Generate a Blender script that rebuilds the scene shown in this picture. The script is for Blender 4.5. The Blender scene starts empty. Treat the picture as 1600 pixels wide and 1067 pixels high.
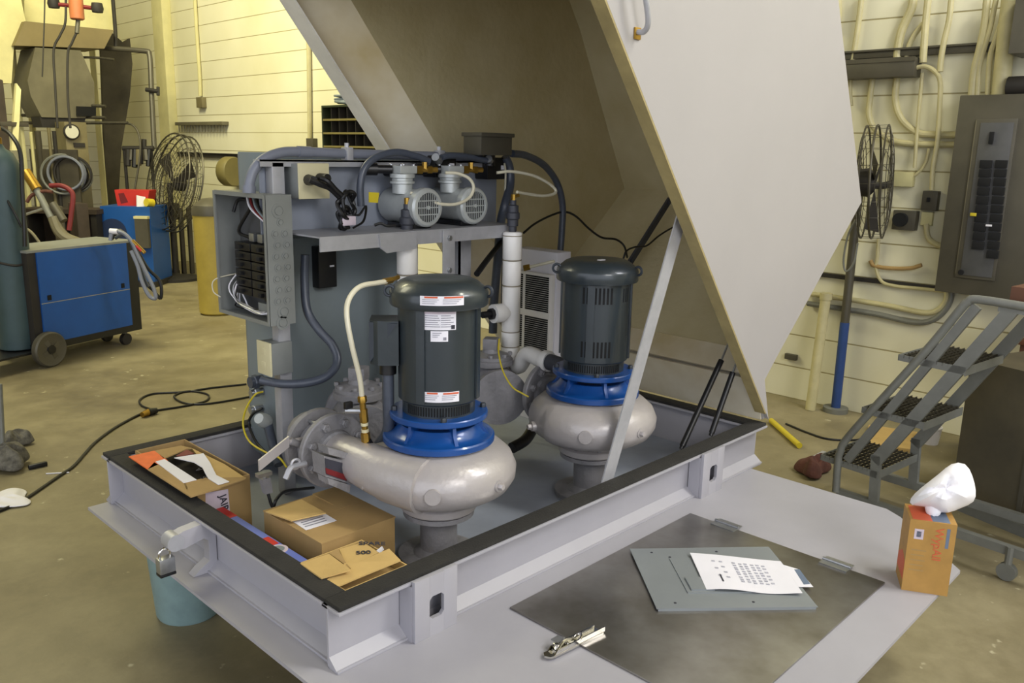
import bpy, bmesh, math, random
from mathutils.geometry import tessellate_polygon
from mathutils import Vector, Matrix, Euler
random.seed(7)
S = bpy.context.scene; COL = S.collection
V = Vector; PI = math.pi
def lin(c):
    c = c/255.0
    return c/12.92 if c <= .04045 else ((c+.055)/1.055)**2.4
def rgb(r, g, b): return (lin(r), lin(g), lin(b), 1)

# ------------------------------------------------------------------ camera
FPX, YAW, PIT, ROL, CH = 1318.4246, 0.76678271, 0.22132111, 0.0213524, 1.55
fw = V((math.cos(YAW)*math.cos(PIT), math.sin(YAW)*math.cos(PIT), -math.sin(PIT)))
rt = V((math.sin(YAW), -math.cos(YAW), 0)); up = rt.cross(fw)
rt, up = math.cos(ROL)*rt+math.sin(ROL)*up, -math.sin(ROL)*rt+math.cos(ROL)*up
cam = bpy.data.cameras.new('camera'); camo = bpy.data.objects.new('camera', cam); COL.objects.link(camo)
cam.sensor_fit = 'HORIZONTAL'; cam.sensor_width = 36; cam.lens = 36*FPX/1600; cam.clip_start = .05; cam.clip_end = 100
m = Matrix((rt, up, -fw)).transposed().to_4x4(); m.translation = V((0, 0, CH)); camo.matrix_world = m
S.camera = camo
O = V((0, 0, CH))
def ray(x, y): return fw+rt*((x-800)/FPX)-up*((y-533.5)/FPX)
def pz(x, y, z): d = ray(x, y); return O+d*((z-CH)/d.z)      # point on the level plane z
def pX(x, y, c): d = ray(x, y); return O+d*(c/d.x)            # point on the upright plane X = c
def pY(x, y, c): d = ray(x, y); return O+d*(c/d.y)            # point on the upright plane Y = c
def D(x, y, t): return O+ray(x, y)*t
# ------------------------------------------------------------------ world, lights, exposure
w = bpy.data.worlds.new('world'); S.world = w; w.use_nodes = True
w.node_tree.nodes['Background'].inputs[0].default_value = (.86, .9, 1, 1)
w.node_tree.nodes['Background'].inputs[1].default_value = 2.0
S.view_settings.view_transform = 'Standard'; S.view_settings.look = 'None'
S.view_settings.exposure = 0.0; S.view_settings.gamma = 1
try: S.view_settings.use_curve_mapping = False
except Exception: pass
def area(name, loc, target, size, power, col, sy=None):
    l = bpy.data.lights.new(name, 'AREA'); l.energy = power; l.color = col
    l.shape = 'RECTANGLE'; l.size = size; l.size_y = sy or size
    o = bpy.data.objects.new(name, l); COL.objects.link(o); o.location = loc
    o.rotation_euler = (V(target)-V(loc)).to_track_quat('-Z', 'Y').to_euler()
area('bay_lamp_key', (4.1, -2.3, 4.9), (2.0, 1.4, .5), 1.5, 160, (.96, .96, 1))
area('camera_side_fill', (.4, -3.6, 3.9), (2.0, 2.2, 1.0), 1.8, 120, (1, .97, .93))  # added fill from the camera side, brightens the pumps, rack and hood interior
area('bay_lamp_wall', (2.2, 7.6, 5.2), (5.1, 8.6, 1.6), 1.6, 265, (1, .93, .56))
area('bay_lamp_floor', (.2, 6.6, 5.2), (1.6, 6.4, 0), 2.0, 125, (1, .95, .66))
area('bay_lamp_right', (3.5, -.9, 5.5), (5.1, 1.2, 1.2), .6, 100, (1, .97, .80))

# ------------------------------------------------------------------ materials
def mat(name, c, rough=.5, metal=0.0, var=.08, scale=6.0, bump=0.0, bscale=60.0, c2=None, coat=0.0, mask=.5):
    mt = bpy.data.materials.new(name); mt.use_nodes = True; nt = mt.node_tree; N = nt.nodes; L = nt.links
    b = N['Principled BSDF']; b.inputs['Roughness'].default_value = rough; b.inputs['Metallic'].default_value = metal
    if coat: b.inputs['Coat Weight'].default_value = coat; b.inputs['Coat Roughness'].default_value = .12
    base = rgb(*c); other = rgb(*c2) if c2 else tuple([base[i]*(1-var*1.8) for i in range(3)]+[1])
    tc = N.new('ShaderNodeTexCoord'); nz = N.new('ShaderNodeTexNoise')
    nz.inputs['Scale'].default_value = scale; nz.inputs['Detail'].default_value = 5; nz.inputs['Roughness'].default_value = .6
    L.new(tc.outputs['Object'], nz.inputs['Vector'])
    rp = N.new('ShaderNodeValToRGB'); rp.color_ramp.elements[0].position = mask-.18; rp.color_ramp.elements[1].position = mask+.18
    rp.color_ramp.elements[0].color = base; rp.color_ramp.elements[1].color = other
    L.new(nz.outputs['Fac'], rp.inputs['Fac']); L.new(rp.outputs['Color'], b.inputs['Base Color'])
    if bump:
        n2 = N.new('ShaderNodeTexNoise'); n2.inputs['Scale'].default_value = bscale; n2.inputs['Detail'].default_value = 4
        L.new(tc.outputs['Object'], n2.inputs['Vector'])
        bp = N.new('ShaderNodeBump'); bp.inputs['Strength'].default_value = bump; bp.inputs['Distance'].default_value = .004
        L.new(n2.outputs['Fac'], bp.inputs['Height']); L.new(bp.outputs['Normal'], b.inputs['Normal'])
    return mt
M = dict(
 skid=mat('skid_grey_paint', (164, 162, 168), .42, 0, .05, 3, .15, 30),
 skidint=mat('tray_grey_paint', (140, 146, 158), .5, 0, .12, 5, .1, 30),
 gasket=mat('black_foam', (44, 42, 38), .95, 0, .2, 14, .5, 180),
 volute=mat('cast_grey_paint', (170, 164, 162), .36, .15, .06, 9, .35, 55, coat=.25),
 cast=mat('rough_cast_grey', (140, 138, 140), .55, .1, .14, 16, .7, 70),
 motor=mat('motor_slate_paint', (46, 54, 59), .36, .1, .1, 8, .15, 50, coat=.3),
 motor2=mat('motor_rib_paint', (46, 52, 60), .5, .1, .1, 8),
 slot=mat('slot_black', (10, 11, 13), .9, 0, .1),
 blue=mat('blue_adapter_paint', (18, 72, 142), .3, .05, .12, 9, .1, 40, coat=.35),
 pvc=mat('white_plastic_pipe', (232, 229, 224), .4, 0, .05, 12),
 pvcdirty=mat('joint_stain', (150, 140, 118), .6, 0, .2, 30),
 dpvc=mat('dark_grey_plastic', (58, 60, 68), .5, 0, .1),
 brass=mat('brass', (176, 140, 62), .3, .85, .15, 30),
 steel=mat('zinc_steel', (176, 178, 180), .32, .8, .15, 22),
 chrome=mat('chrome', (215, 212, 205), .14, 1.0, .05, 20),
 alu=mat('cast_aluminium', (188, 192, 190), .33, .3, .07, 18, .15, 60),
 clearhose=mat('milky_hose', (206, 200, 176), .35, 0, .06, 10),
 black=mat('black_rubber', (18, 18, 20), .45, 0, .15, 20),
 blackc=mat('black_plastic', (22, 22, 25), .38, 0, .15, 14),
 conduit=mat('grey_conduit', (120, 124, 136), .45, 0, .06, 10),
 flex=mat('flex_conduit_grey', (72, 78, 90), .33, 0, .1, 60),
 cabinet=mat('cabinet_grey_green', (124, 134, 138), .45, 0, .06, 4),
 boxgrey=mat('electrical_box_grey', (134, 137, 134), .42, .15, .08, 8),
 boxin=mat('electrical_box_inside', (84, 84, 84), .5, .1, .15, 9),
 cream=mat('cream_plastic', (206, 198, 160), .45, 0, .04, 10),
 yellow=mat('yellow_plastic', (206, 186, 40), .45, 0, .1),
 card=mat('cardboard', (168, 138, 88), .85, 0, .09, 7, .1, 60),
 card2=mat('pale_cardboard', (196, 164, 102), .85, 0, .08, 9, .1, 60),
 carddk=mat('box_hollow_shade', (28, 22, 14), .95, 0, .2),  # near-black stands in for the shade inside an open box
 orange=mat('orange_label', (232, 106, 44), .6, 0, .1, 30),
 white=mat('white_paper', (226, 224, 230), .7, 0, .03, 8),
 lilac=mat('shipping_label', (204, 190, 200), .6, 0, .06, 20),
 red=mat('red_paint', (196, 46, 38), .45, 0, .1),
 dred=mat('dark_red', (110, 22, 26), .6, 0, .1),
 perib=mat('periwinkle_print', (106, 122, 196), .5, 0, .05),
 hood=mat('hood_outer_gelcoat', (166, 162, 160), .42, 0, .03, 2.2, .06, 14),
 hoodin=mat('hood_raw_glassfibre', (200, 188, 150), .6, 0, .12, 3.5, .5, 34, c2=(184, 170, 128)),
 hoodfl=mat('hood_flange_gelcoat', (226, 217, 194), .5, 0, .2, 1.6, .2, 30, c2=(186, 166, 118), mask=.56),
 rim=mat('hood_rim_resin', (168, 152, 104), .55, 0, .16, 10, .3, 60),
 strut=mat('galvanised_bar', (176, 176, 180), .4, .3, .08, 20),
 alusheet=None,
 deadfront=mat('dead_front_grey', (136, 141, 143), .4, .2, .04, 8),
 ink=mat('dark_ink', (50, 50, 60), .7), greyink=mat('grey_print', (150, 150, 160), .7, 0, .3, 90),
 wblue=mat('welder_blue', (22, 80, 152), .42, 0, .08, 5),
 gascyl=mat('gas_cylinder_teal', (58, 78, 82), .5, .1, .12, 7),
 dark=mat('sooty_dark', (40, 36, 32), .7, 0, .2, 8),
 brownmach=mat('machine_tan', (122, 112, 78), .6, 0, .15, 5),
 hopper=mat('hopper_grey', (112, 106, 84), .6, .1, .2, 3),
 creampaint=mat('yellow_cream_paint', (212, 204, 150), .6, 0, .12, 3),
 wire=mat('fan_guard_wire', (86, 82, 70), .45, .5, .2, 30),
 orangep=mat('orange_plastic', (186, 112, 70), .5, 0, .1),
 binyel=mat('bin_yellow', (178, 158, 74), .55, 0, .1),
 bucket=mat('aqua_bucket', (134, 160, 160), .5, 0, .12, 12),
 trough=mat('panel_olive_grey', (86, 82, 70), .45, .2, .12, 6),
 paintpipe=mat('painted_conduit', (196, 187, 142), .5, 0, .12, 8),
 greypipe=mat('grey_painted_tube', (122, 123, 116), .5, .15, .12, 12),
 bluepole=mat('blue_pole', (40, 70, 128), .5, 0, .12, 9),
 rag=mat('maroon_rag', (92, 54, 42), .9, 0, .2, 20, .8, 60),
 moph=mat('grey_mop_yarn', (120, 116, 104), .95, 0, .35, 30, 1, 90),
 brown=mat('brown_furniture', (104, 66, 44), .6, 0, .15, 9),
 tissue=mat('soft_tissue', (244, 242, 246), .8, 0, .02, 6),
 kraft=mat('printed_box_ochre', (178, 136, 68), .6, 0, .1, 18),
 coral=mat('coral_print', (206, 96, 60), .6, 0, .05), slate=mat('slate_print', (104, 118, 138), .6, 0, .08),
 paleink=mat('pale_print', (186, 186, 198), .7, 0, .2, 60),
 hoodfl2=mat('hood_lip_gelcoat', (232, 228, 216), .5, 0, .12, 5, .2, 30),
 lockermat=mat('scuffed_dark_steel', (84, 79, 66), .42, .35, .2, 3, .15, 20, c2=(108, 100, 80)), slate2=mat('vent_navy', (20, 40, 78), .6, 0, .1),
 binyel2=mat('olive_tan_paint', (122, 112, 66), .55, 0, .1), darkgreen=mat('dark_green_paint', (44, 52, 34), .5, 0, .1), hopper2=mat('hopper_lip_tan', (128, 114, 78), .6, .1, .12, 3),
 sooty=mat('soot_stained', (72, 66, 52), .75, 0, .25, 4), brown2=mat('grimy_brown', (62, 50, 40), .75, 0, .25, 7),
 glass=mat('gauge_face', (210, 208, 190), .3, 0, .03),
)
def sheet_mat():
    mt = mat('mill_aluminium_sheet', (166, 164, 160), .30, .8, .2, 3.0, .12, 14, c2=(118, 113, 104)); return mt
M['alusheet'] = sheet_mat()
def wall_mat(name, c, c2, rowh=.2125, joint=(150, 140, 92)):
    mt = bpy.data.materials.new(name); mt.use_nodes = True; nt = mt.node_tree; N = nt.nodes; L = nt.links
    b = N['Principled BSDF']; b.inputs['Roughness'].default_value = .65
    tc = N.new('ShaderNodeTexCoord'); sp = N.new('ShaderNodeSeparateXYZ'); cb = N.new('ShaderNodeCombineXYZ')
    L.new(tc.outputs['Object'], sp.inputs[0]); ad = N.new('ShaderNodeMath'); ad.operation = 'ADD'
    L.new(sp.outputs['X'], ad.inputs[0]); L.new(sp.outputs['Y'], ad.inputs[1])
    L.new(ad.outputs[0], cb.inputs['X']); L.new(sp.outputs['Z'], cb.inputs['Y'])
    br = N.new('ShaderNodeTexBrick'); L.new(cb.outputs[0], br.inputs['Vector'])
    br.inputs['Scale'].default_value = 1; br.inputs['Brick Width'].default_value = 14; br.inputs['Row Height'].default_value = rowh
    br.inputs['Mortar Size'].default_value = .005; br.inputs['Mortar Smooth'].default_value = .4
    nz = N.new('ShaderNodeTexNoise'); nz.inputs['Scale'].default_value = .9; nz.inputs['Detail'].default_value = 6
    L.new(tc.outputs['Object'], nz.inputs['Vector'])
    rp = N.new('ShaderNodeValToRGB'); rp.color_ramp.elements[0].position = .38; rp.color_ramp.elements[1].position = .68
    rp.color_ramp.elements[0].color = rgb(*c); rp.color_ramp.elements[1].color = rgb(*c2)
    L.new(nz.outputs['Fac'], rp.inputs['Fac']); L.new(rp.outputs['Color'], br.inputs['Color1']); L.new(rp.outputs['Color'], br.inputs['Color2'])
    br.inputs['Mortar'].default_value = rgb(*joint); L.new(br.outputs['Color'], b.inputs['Base Color'])
    bp = N.new('ShaderNodeBump'); bp.invert = True; bp.inputs['Strength'].default_value = .5; bp.inputs['Distance'].default_value = .006
    L.new(br.outputs['Fac'], bp.inputs['Height']); L.new(bp.outputs['Normal'], b.inputs['Normal'])
    return mt
def floor_mat():
    mt = bpy.data.materials.new('worn_concrete'); mt.use_nodes = True; nt = mt.node_tree; N = nt.nodes; L = nt.links
    b = N['Principled BSDF']; tc = N.new('ShaderNodeTexCoord')
    def noise(s, d=6, r=.6):
        n = N.new('ShaderNodeTexNoise'); n.inputs['Scale'].default_value = s; n.inputs['Detail'].default_value = d; n.inputs['Roughness'].default_value = r
        L.new(tc.outputs['Object'], n.inputs['Vector']); return n
    def ramp(src, p0, c0, p1, c1):
        r = N.new('ShaderNodeValToRGB'); r.color_ramp.elements[0].position = p0; r.color_ramp.elements[1].position = p1
        r.color_ramp.elements[0].color = c0; r.color_ramp.elements[1].color = c1; L.new(src, r.inputs['Fac']); return r
    a = ramp(noise(.8).outputs['Fac'], .35, rgb(118, 108, 82), .68, rgb(150, 140, 108))
    s = ramp(noise(5, 8, .7).outputs['Fac'], .40, (.62, .60, .55, 1), .62, (1, 1, 1, 1))
    fl = ramp(noise(16, 3, .5).outputs['Fac'], .70, (0, 0, 0, 1), .76, (1, 1, 1, 1))
    mx = N.new('ShaderNodeMix'); mx.data_type = 'RGBA'; mx.blend_type = 'MULTIPLY'; mx.inputs['Factor'].default_value = .6
    L.new(a.outputs['Color'], mx.inputs[6]); L.new(s.outputs['Color'], mx.inputs[7])
    m2 = N.new('ShaderNodeMix'); m2.data_type = 'RGBA'; m2.inputs[7].default_value = rgb(178, 170, 140)
    L.new(fl.outputs['Color'], m2.inputs['Factor']); L.new(mx.outputs[2], m2.inputs[6]); L.new(m2.outputs[2], b.inputs['Base Color'])
    r2 = ramp(noise(2.5).outputs['Fac'], .3, (.42, .42, .42, 1), .7, (.7, .7, .7, 1)); L.new(r2.outputs['Color'], b.inputs['Roughness'])
    bp = N.new('ShaderNodeBump'); bp.inputs['Strength'].default_value = .2; bp.inputs['Distance'].default_value = .004
    L.new(noise(30).outputs['Fac'], bp.inputs['Height']); L.new(bp.outputs['Normal'], b.inputs['Normal'])
    return mt
M['wall'] = wall_mat('painted_block_wall', (226, 222, 196), (214, 209, 176), joint=(160, 150, 110))
M['floor'] = floor_mat()

# ------------------------------------------------------------------ mesh helpers
def frame_for(d):
    d = d.normalized(); a = V((0, 0, 1)) if abs(d.z) < .92 else V((1, 0, 0))
    x = a.cross(d).normalized(); return x, d.cross(x)
def smooth_path(pts, n=6):
    pts = [V(p) for p in pts]
    if len(pts) < 3: return pts
    P = [2*pts[0]-pts[1]]+pts+[2*pts[-1]-pts[-2]]; out = []
    for i in range(1, len(P)-2):
        for k in range(n):
            t = k/n; a, b, c, d = P[i-1], P[i], P[i+1], P[i+2]
            out.append(.5*((2*b)+(c-a)*t+(2*a-5*b+4*c-d)*t*t+(-a+3*b-3*c+d)*t**3))
    out.append(pts[-1]); return out
class MB:
    def __init__(s): s.v = []; s.f = []
    def add(s, v, f): n = len(s.v); s.v += [V(p) for p in v]; s.f += [[i+n for i in q] for q in f]; return s
    def box(s, a, b, bev=0, rot=None, about=None):
        a, b = V(a), V(b); lo = V([min(a[i], b[i]) for i in range(3)]); hi = V([max(a[i], b[i]) for i in range(3)])
        bm = bmesh.new(); bmesh.ops.create_cube(bm, size=1)
        for v in bm.verts: v.co = V([lo[i]+(v.co[i]+.5)*(hi[i]-lo[i]) for i in range(3)])
        if bev: bmesh.ops.bevel(bm, geom=bm.edges[:], offset=min(bev, .45*min((hi-lo)[:])), segments=2, profile=.6, affect='EDGES')
        if rot is not None:
            c = V(about) if about is not None else (lo+hi)/2
            for v in bm.verts: v.co = c+rot@(v.co-c)
        bm.verts.index_update(); s.add([v.co.copy() for v in bm.verts], [[v.index for v in f.verts] for f in bm.faces]); bm.free(); return s
    def prism(s, poly, d):
        poly = [V(p) for p in poly]; d = V(d); n = len(poly)
        nr = V((0, 0, 0))
        for i in range(n): nr += poly[i].cross(poly[(i+1) % n])
        if nr.dot(d) > 0: poly = poly[::-1]
        v = poly+[p+d for p in poly]
        caps = [list(range(n)), list(range(2*n-1, n-1, -1))]
        if n > 4:
            tr_ = tessellate_polygon([poly]); caps = [list(t) for t in tr_]+[[i+n for i in t[::-1]] for t in tr_]
        return s.add(v, caps+[[i, i+n, (i+1) % n+n, (i+1) % n] for i in range(n)])
    def lathe(s, prof, base=(0, 0, 0), axis=(0, 0, 1), n=32, a0=0, a1=2*PI):
        base = V(base); ax = V(axis).normalized(); x, y = frame_for(ax); vs = []; fs = []
        full = abs(a1-a0-2*PI) < 1e-6; cnt = n if full else n+1
        for r, h in prof:
            for k in range(cnt):
                t = a0+(a1-a0)*k/n; vs.append(base+ax*h+x*(r*math.cos(t))+y*(r*math.sin(t)))
        for i in range(len(prof)-1):
            for k in range(n if not full else n):
                k2 = (k+1) % cnt; fs.append([i*cnt+k, i*cnt+k2, (i+1)*cnt+k2, (i+1)*cnt+k])
        if full:
            if prof[0][0] > 1e-5: fs.append(list(range(cnt))[::-1])
            if prof[-1][0] > 1e-5: fs.append([(len(prof)-1)*cnt+k for k in range(cnt)])
        return s.add(vs, fs)
    def cyl(s, a, b, r, r2=None, n=20):
        a, b = V(a), V(b); return s.lathe([(r, 0), (r if r2 is None else r2, (b-a).length)], a, b-a, n)
    def tube(s, pts, r, n=8, sm=6, closed=False):
        P = smooth_path(pts, sm) if sm else [V(p) for p in pts]
        if closed: P = P[:-1] if (P[0]-P[-1]).length < 1e-6 else P
        k = len(P); rs = r if isinstance(r, (list, tuple)) else None; vs = []; fs = []
        t = (P[1]-P[0]).normalized(); x, y = frame_for(t)
        for i in range(k):
            if closed: tn = (P[(i+1) % k]-P[i-1]).normalized()
            else: tn = (P[min(i+1, k-1)]-P[max(i-1, 0)]).normalized()
            x = (x-tn*x.dot(tn)).normalized(); y = tn.cross(x)
            rr = rs[0]+(rs[1]-rs[0])*i/(k-1) if rs else r
            for j in range(n):
                a = 2*PI*j/n; vs.append(P[i]+x*(rr*math.cos(a))+y*(rr*math.sin(a)))
        for i in range(k if closed else k-1):
            i2 = (i+1) % k
            for j in range(n): fs.append([i*n+j, i*n+(j+1) % n, i2*n+(j+1) % n, i2*n+j])
        if not closed: fs.append(list(range(n))[::-1]); fs.append([(k-1)*n+j for j in range(n)])
        return s.add(vs, fs)
    def ring(s, c, ax, R, r, n=36, m=6):
        x, y = frame_for(V(ax)); c = V(c)
        return s.tube([c+x*(R*math.cos(2*PI*i/n))+y*(R*math.sin(2*PI*i/n)) for i in range(n)], r, m, 0, True)
    def hexn(s, a, ax, r, h): return s.lathe([(r, 0), (r, h*.8), (r*.8, h)], a, ax, 6)
    def quad(s, a, b, c, d, th=.0015):
        a, b, c, d = map(V, (a, b, c, d)); n = (b-a).cross(d-a).normalized()*th
        return s.prism([a, b, c, d], n)
    def xf(s, mtx): s.v = [mtx@p for p in s.v]; return s
    def build(s, name, mt, parent=None, sharp=35, loc=None):
        me = bpy.data.meshes.new(name); bo = V((0, 0, 0))
        if parent is not None: bo = V(parent.get('_o', (0, 0, 0)))
        elif loc is not None: bo = V(loc)
        elif s.v:
            lo = [min(p[i] for p in s.v) for i in range(3)]; hi = [max(p[i] for p in s.v) for i in range(3)]
            bo = V(((lo[0]+hi[0])/2, (lo[1]+hi[1])/2, lo[2]))
        me.from_pydata([p-bo for p in s.v], [], s.f); me.validate()
        bm = bmesh.new(); bm.from_mesh(me); bmesh.ops.recalc_face_normals(bm, faces=bm.faces[:]); bm.to_mesh(me); bm.free()
        me.polygons.foreach_set('use_smooth', [True]*len(me.polygons)); me.set_sharp_from_angle(angle=math.radians(sharp))
        me.materials.append(M[mt] if isinstance(mt, str) else mt)
        o = bpy.data.objects.new(name, me); COL.objects.link(o)
        if parent is None: o.location = bo
        else: o.parent = parent
        o['_o'] = list(bo); return o
def tag(o, label, cat, group=None, kind=None):
    if label: o['label'] = label
    if cat: o['category'] = cat
    if group: o['group'] = group
    if kind: o['kind'] = kind
    return o
def thing(name, label, cat, loc=(0, 0, 0), group=None):
    o = bpy.data.objects.new(name, None); COL.objects.link(o); o.location = loc; o['_o'] = list(V(loc)); o.empty_display_size = .05
    return tag(o, label, cat, group)
def struct(name, mb, mt, parent=None):
    o = mb.build(name, mt, parent); 
    if parent is None: o['kind'] = 'structure'
    return o
def copy_tree(o, delta, label=None, parent=None):
    c = o.copy(); COL.objects.link(c)
    if parent is None: c.location = o.location+V(delta)
    else: c.parent = parent
    if label: c['label'] = label
    for ch in o.children: copy_tree(ch, delta, None, c)
    return c
def text(s, size, o, ux, uy, mt, parent, name='lettering', bold=0):
    cu = bpy.data.curves.new('t', 'FONT'); cu.body = s; cu.size = size; cu.extrude = .0004; cu.offset = bold
    ob = bpy.data.objects.new('t', cu); COL.objects.link(ob)
    dg = bpy.context.evaluated_depsgraph_get(); dg.update(); me = bpy.data.meshes.new_from_object(ob.evaluated_get(dg))
    bpy.data.objects.remove(ob); ux, uy = V(ux).normalized(), V(uy).normalized(); n = ux.cross(uy); o = V(o)
    mb = MB(); mb.add([o+ux*v.co.x+uy*v.co.y+n*v.co.z for v in me.vertices], [list(p.vertices) for p in me.polygons])
    return mb.build(name, mt, parent)
def bundle(c, ax, R, n, mt='steel'): pass

# ------------------------------------------------------------------ setting
WX = 5.15
struct('floor', MB().box((-5, -6, -.1), (WX+.1, 14.2, 0)), 'floor')
struct('wall_back', MB().box((WX, -6, 0), (WX+.15, 14.2, 6)), 'wall')
struct('wall_left', MB().box((-5, 13.6, 0), (WX, 13.75, 6)), 'wall')
struct('wall_right', MB().box((1.2, -6, 0), (WX, -5.85, 6)), 'wall')
struct('wall_front', MB().box((-5.15, 4, 0), (-5, 14.2, 6)), 'wall')
struct('ceiling', MB().box((-5, -6, 6), (WX+.1, 14.2, 6.1)), 'hopper')
struct('trim_1', MB().box((WX-.035, 4.2, 1.40), (WX, 11.6, 1.45)).box((WX-.05, 4.2, 1.445), (WX, 11.6, 1.455)), 'dark')
struct('trim_2', MB().box((WX-.03, .0, .825), (WX, 3.9, .85)), 'dark')
struct('trim_3', MB().box((WX-.045, -.5, 2.12), (WX, 3.9, 2.16), .004).box((WX-.06, -.5, 2.155), (WX, 3.9, 2.165)), 'trough')
struct('trim_4', MB().box((WX-.12, 11.15, 0), (WX, 11.45, 6), .01), 'creampaint')

def zcol(X, Y, y):          # height at which the upright line through (X, Y) crosses image row y
    k = (533.5-y)/FPX; a = V((X, Y, -CH)); return (k*a.dot(fw)-a.dot(up))/(up.z-k*fw.z)
# ------------------------------------------------------------------ skid
ZD, ZR = .36, .52
skid = thing('pump_skid', 'grey steel pump skid tray with black foam rim and a wide flat deck', 'skid', (.92, 1.5, 0.348))
deck = [(.915, 2.835), (.915, .62), (2.60, .63), (2.865, .90), (2.90, .96), (2.90, 1.49), (2.995, 1.49), (2.995, 2.835)]
MB().prism([(x, y, ZD-.010) for x, y in deck], (0, 0, .010)).build('deck_plate', 'skid', skid)
def channel(p0, p1, out, full=True):   # web set back, flanges reaching outwards
    p0, p1, o = V(p0), V(p1), V(out); i = MB()
    w0, w1 = p0-o*.045, p1-o*.045
    def pr(a, b, z0, z1): i.box((min(a.x, b.x), min(a.y, b.y), z0), (max(a.x, b.x), max(a.y, b.y), z1), .0015)
    pr(w0, w1-o*.008, ZD, ZR-.001)
    pr(p0, p1-o*.07, ZR-.008, ZR); pr(p0-o*.01, p1-o*.05, ZD, ZD+.007)
    # weld fillet at the foot of the web
    d = (p1-p0); i.prism([w0+V((0, 0, ZD+.006)), w0+o*.03+V((0, 0, ZD+.006)), w0+V((0, 0, ZD+.03))], d)
    return i
channel((.98, 1.47, 0), (2.985, 1.47, 0), (0, -1, 0)).build('rail', 'skid', skid)
channel((.98, 2.86, 0), (2.985, 2.86, 0), (0, 1, 0)).build('rail', 'skid', skid)
channel((.98, 1.519, 0), (.98, 2.811, 0), (-1, 0, 0)).build('rail', 'skid', skid)
channel((2.985, 1.519, 0), (2.985, 2.811, 0), (1, 0, 0)).build('rail', 'skid', skid)
g = MB(); gw = .058
g.box((.984, 1.474, ZR), (2.981, 1.474+gw, ZR+.012), .003).box((.984, 2.856-gw, ZR), (2.981, 2.856, ZR+.012), .003)
g.box((.984, 1.475+gw, ZR), (.984+gw, 2.855-gw, ZR+.0115), .003).box((2.981-gw, 1.475+gw, ZR), (2.981, 2.855-gw, ZR+.0115), .003)
tag(g.build('rim_gasket', 'gasket', skid), 'black foam strip', None)
MB().box((1.03, 1.52, ZD), (2.93, 2.81, ZD+.006)).build('tray_floor', 'skidint', skid)
def lift_plate(xa, xb, ya, yb):
    y = 1.466; hx0, hx1 = xa+(xb-xa)*.34, xa+(xb-xa)*.68; z0, z1 = ZD+.047, ZD+.108
    i = MB(); i.box((xa, y-.012, ZD), (hx0, y, ZR+.005), .001).box((hx1, y-.012, ZD), (xb, y, ZR+.005), .001)
    i.box((hx0, y-.0118, ZD), (hx1, y, z0)).box((hx0, y-.0118, z1), (hx1, y, ZR+.0045))
    for q in (.0,): 
        for (cx, cz, sx, sz) in ((hx0, z0, 1, 1), (hx1, z0, -1, 1), (hx0, z1, 1, -1), (hx1, z1, -1, -1)):
            i.prism([(cx, y-.0117, cz), (cx+sx*.009, y-.0117, cz), (cx, y-.0117, cz+sz*.009)], (0, .011, 0))
    i.box((xa-.002, y, ZD), (xa+.006, y+.045, ZR-.01)).box((xb-.006, y, ZD), (xb+.002, y+.045, ZR-.01))
    return i.build('lifting_bracket', 'skid', skid)
lift_plate(1.188, 1.327, 0, 0); lift_plate(2.495, 2.635, 0, 0)
# hasp bracket on the short side
YB = 2.14
hb = MB(); yo = YB
xw = 1.022
hb.prism([(xw, yo, ZR-.004), (.93, yo, ZR-.012), (.905, yo, ZR-.020), (.896, yo, ZR-.036), (.90, yo, ZR-.060), (.93, yo, ZR-.064), (.985, yo, ZR-.052), (1.0, yo, ZR-.062),
          (1.0, yo, ZD+.035), (.97, yo, ZD+.018), (.95, yo, ZD+.001), (xw, yo, ZD+.001)], (0, .034, 0))
hbo = hb.build('hasp_bracket', 'skid', skid)
MB().cyl((.905, YB-.005, ZR-.038), (.905, YB+.040, ZR-.038), .024).build('hasp_knuckle', 'strut', hbo)
pl = thing('padlock', 'small steel padlock hanging from the hasp on the left rail', 'padlock', (.878, YB+.012, ZR-.10))
MB().box((.856, YB-.006, ZR-.118), (.900, YB+.024, ZR-.074), .004).build('lock_body', 'steel', pl)
MB().tube([(.863, YB+.009, ZR-.076), (.863, YB+.009, ZR-.058), (.877, YB+.009, ZR-.048), (.892, YB+.009, ZR-.058), (.892, YB+.009, ZR-.076)], .0035).build('shackle', 'chrome', pl)
MB().box((.856, YB-.0065, ZR-.126), (.900, YB+.0245, ZR-.118), .002).build('rubber_bumper', 'black', pl)
bk = MB().lathe([(.10, 0), (.105, .01), (.128, .33), (.134, .335), (.134, .347), (.126, .347)], (1.125, 2.585, 0), n=40)
b_ = bk.build('bucket', 'bucket'); tag(b_, 'pale aqua plastic bucket standing on the floor under the skid', 'bucket')

# ------------------------------------------------------------------ open hood
HA = math.radians(51); HC, HS = math.cos(HA), math.sin(HA); HX, HZ = 2.982, .548
def L(a, b, y): return V((HX-HC*a+HS*b, y, HZ+HS*a+HC*b))
hood = thing('fibreglass_hood', 'large white fibreglass hood tipped open over the pump skid', 'hood', (HX, 1.47, HZ))
YN, YF = 1.468, 2.868
prof = [(0, 0), (.17, .06), (.178, .17), (.216, 1.04), (1.07, 1.19), (2.02, 1.25), (2.02, 0)]
MB().prism([L(a, b, YN) for a, b in prof], (0, .016, 0)).build('side_panel', 'hood', hood)
def inset(p, d): return p
prin = [(.03, .0), (.185, .06), (.195, .17), (.232, 1.03), (1.07, 1.175), (2.0, 1.235), (2.0, 0)]
tag(MB().prism([L(a, b, YN+.0165) for a, b in prin], (0, .008, 0)).build('side_lining', 'hoodin', hood), 'raw tan fibreglass inside face', None)
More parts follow.
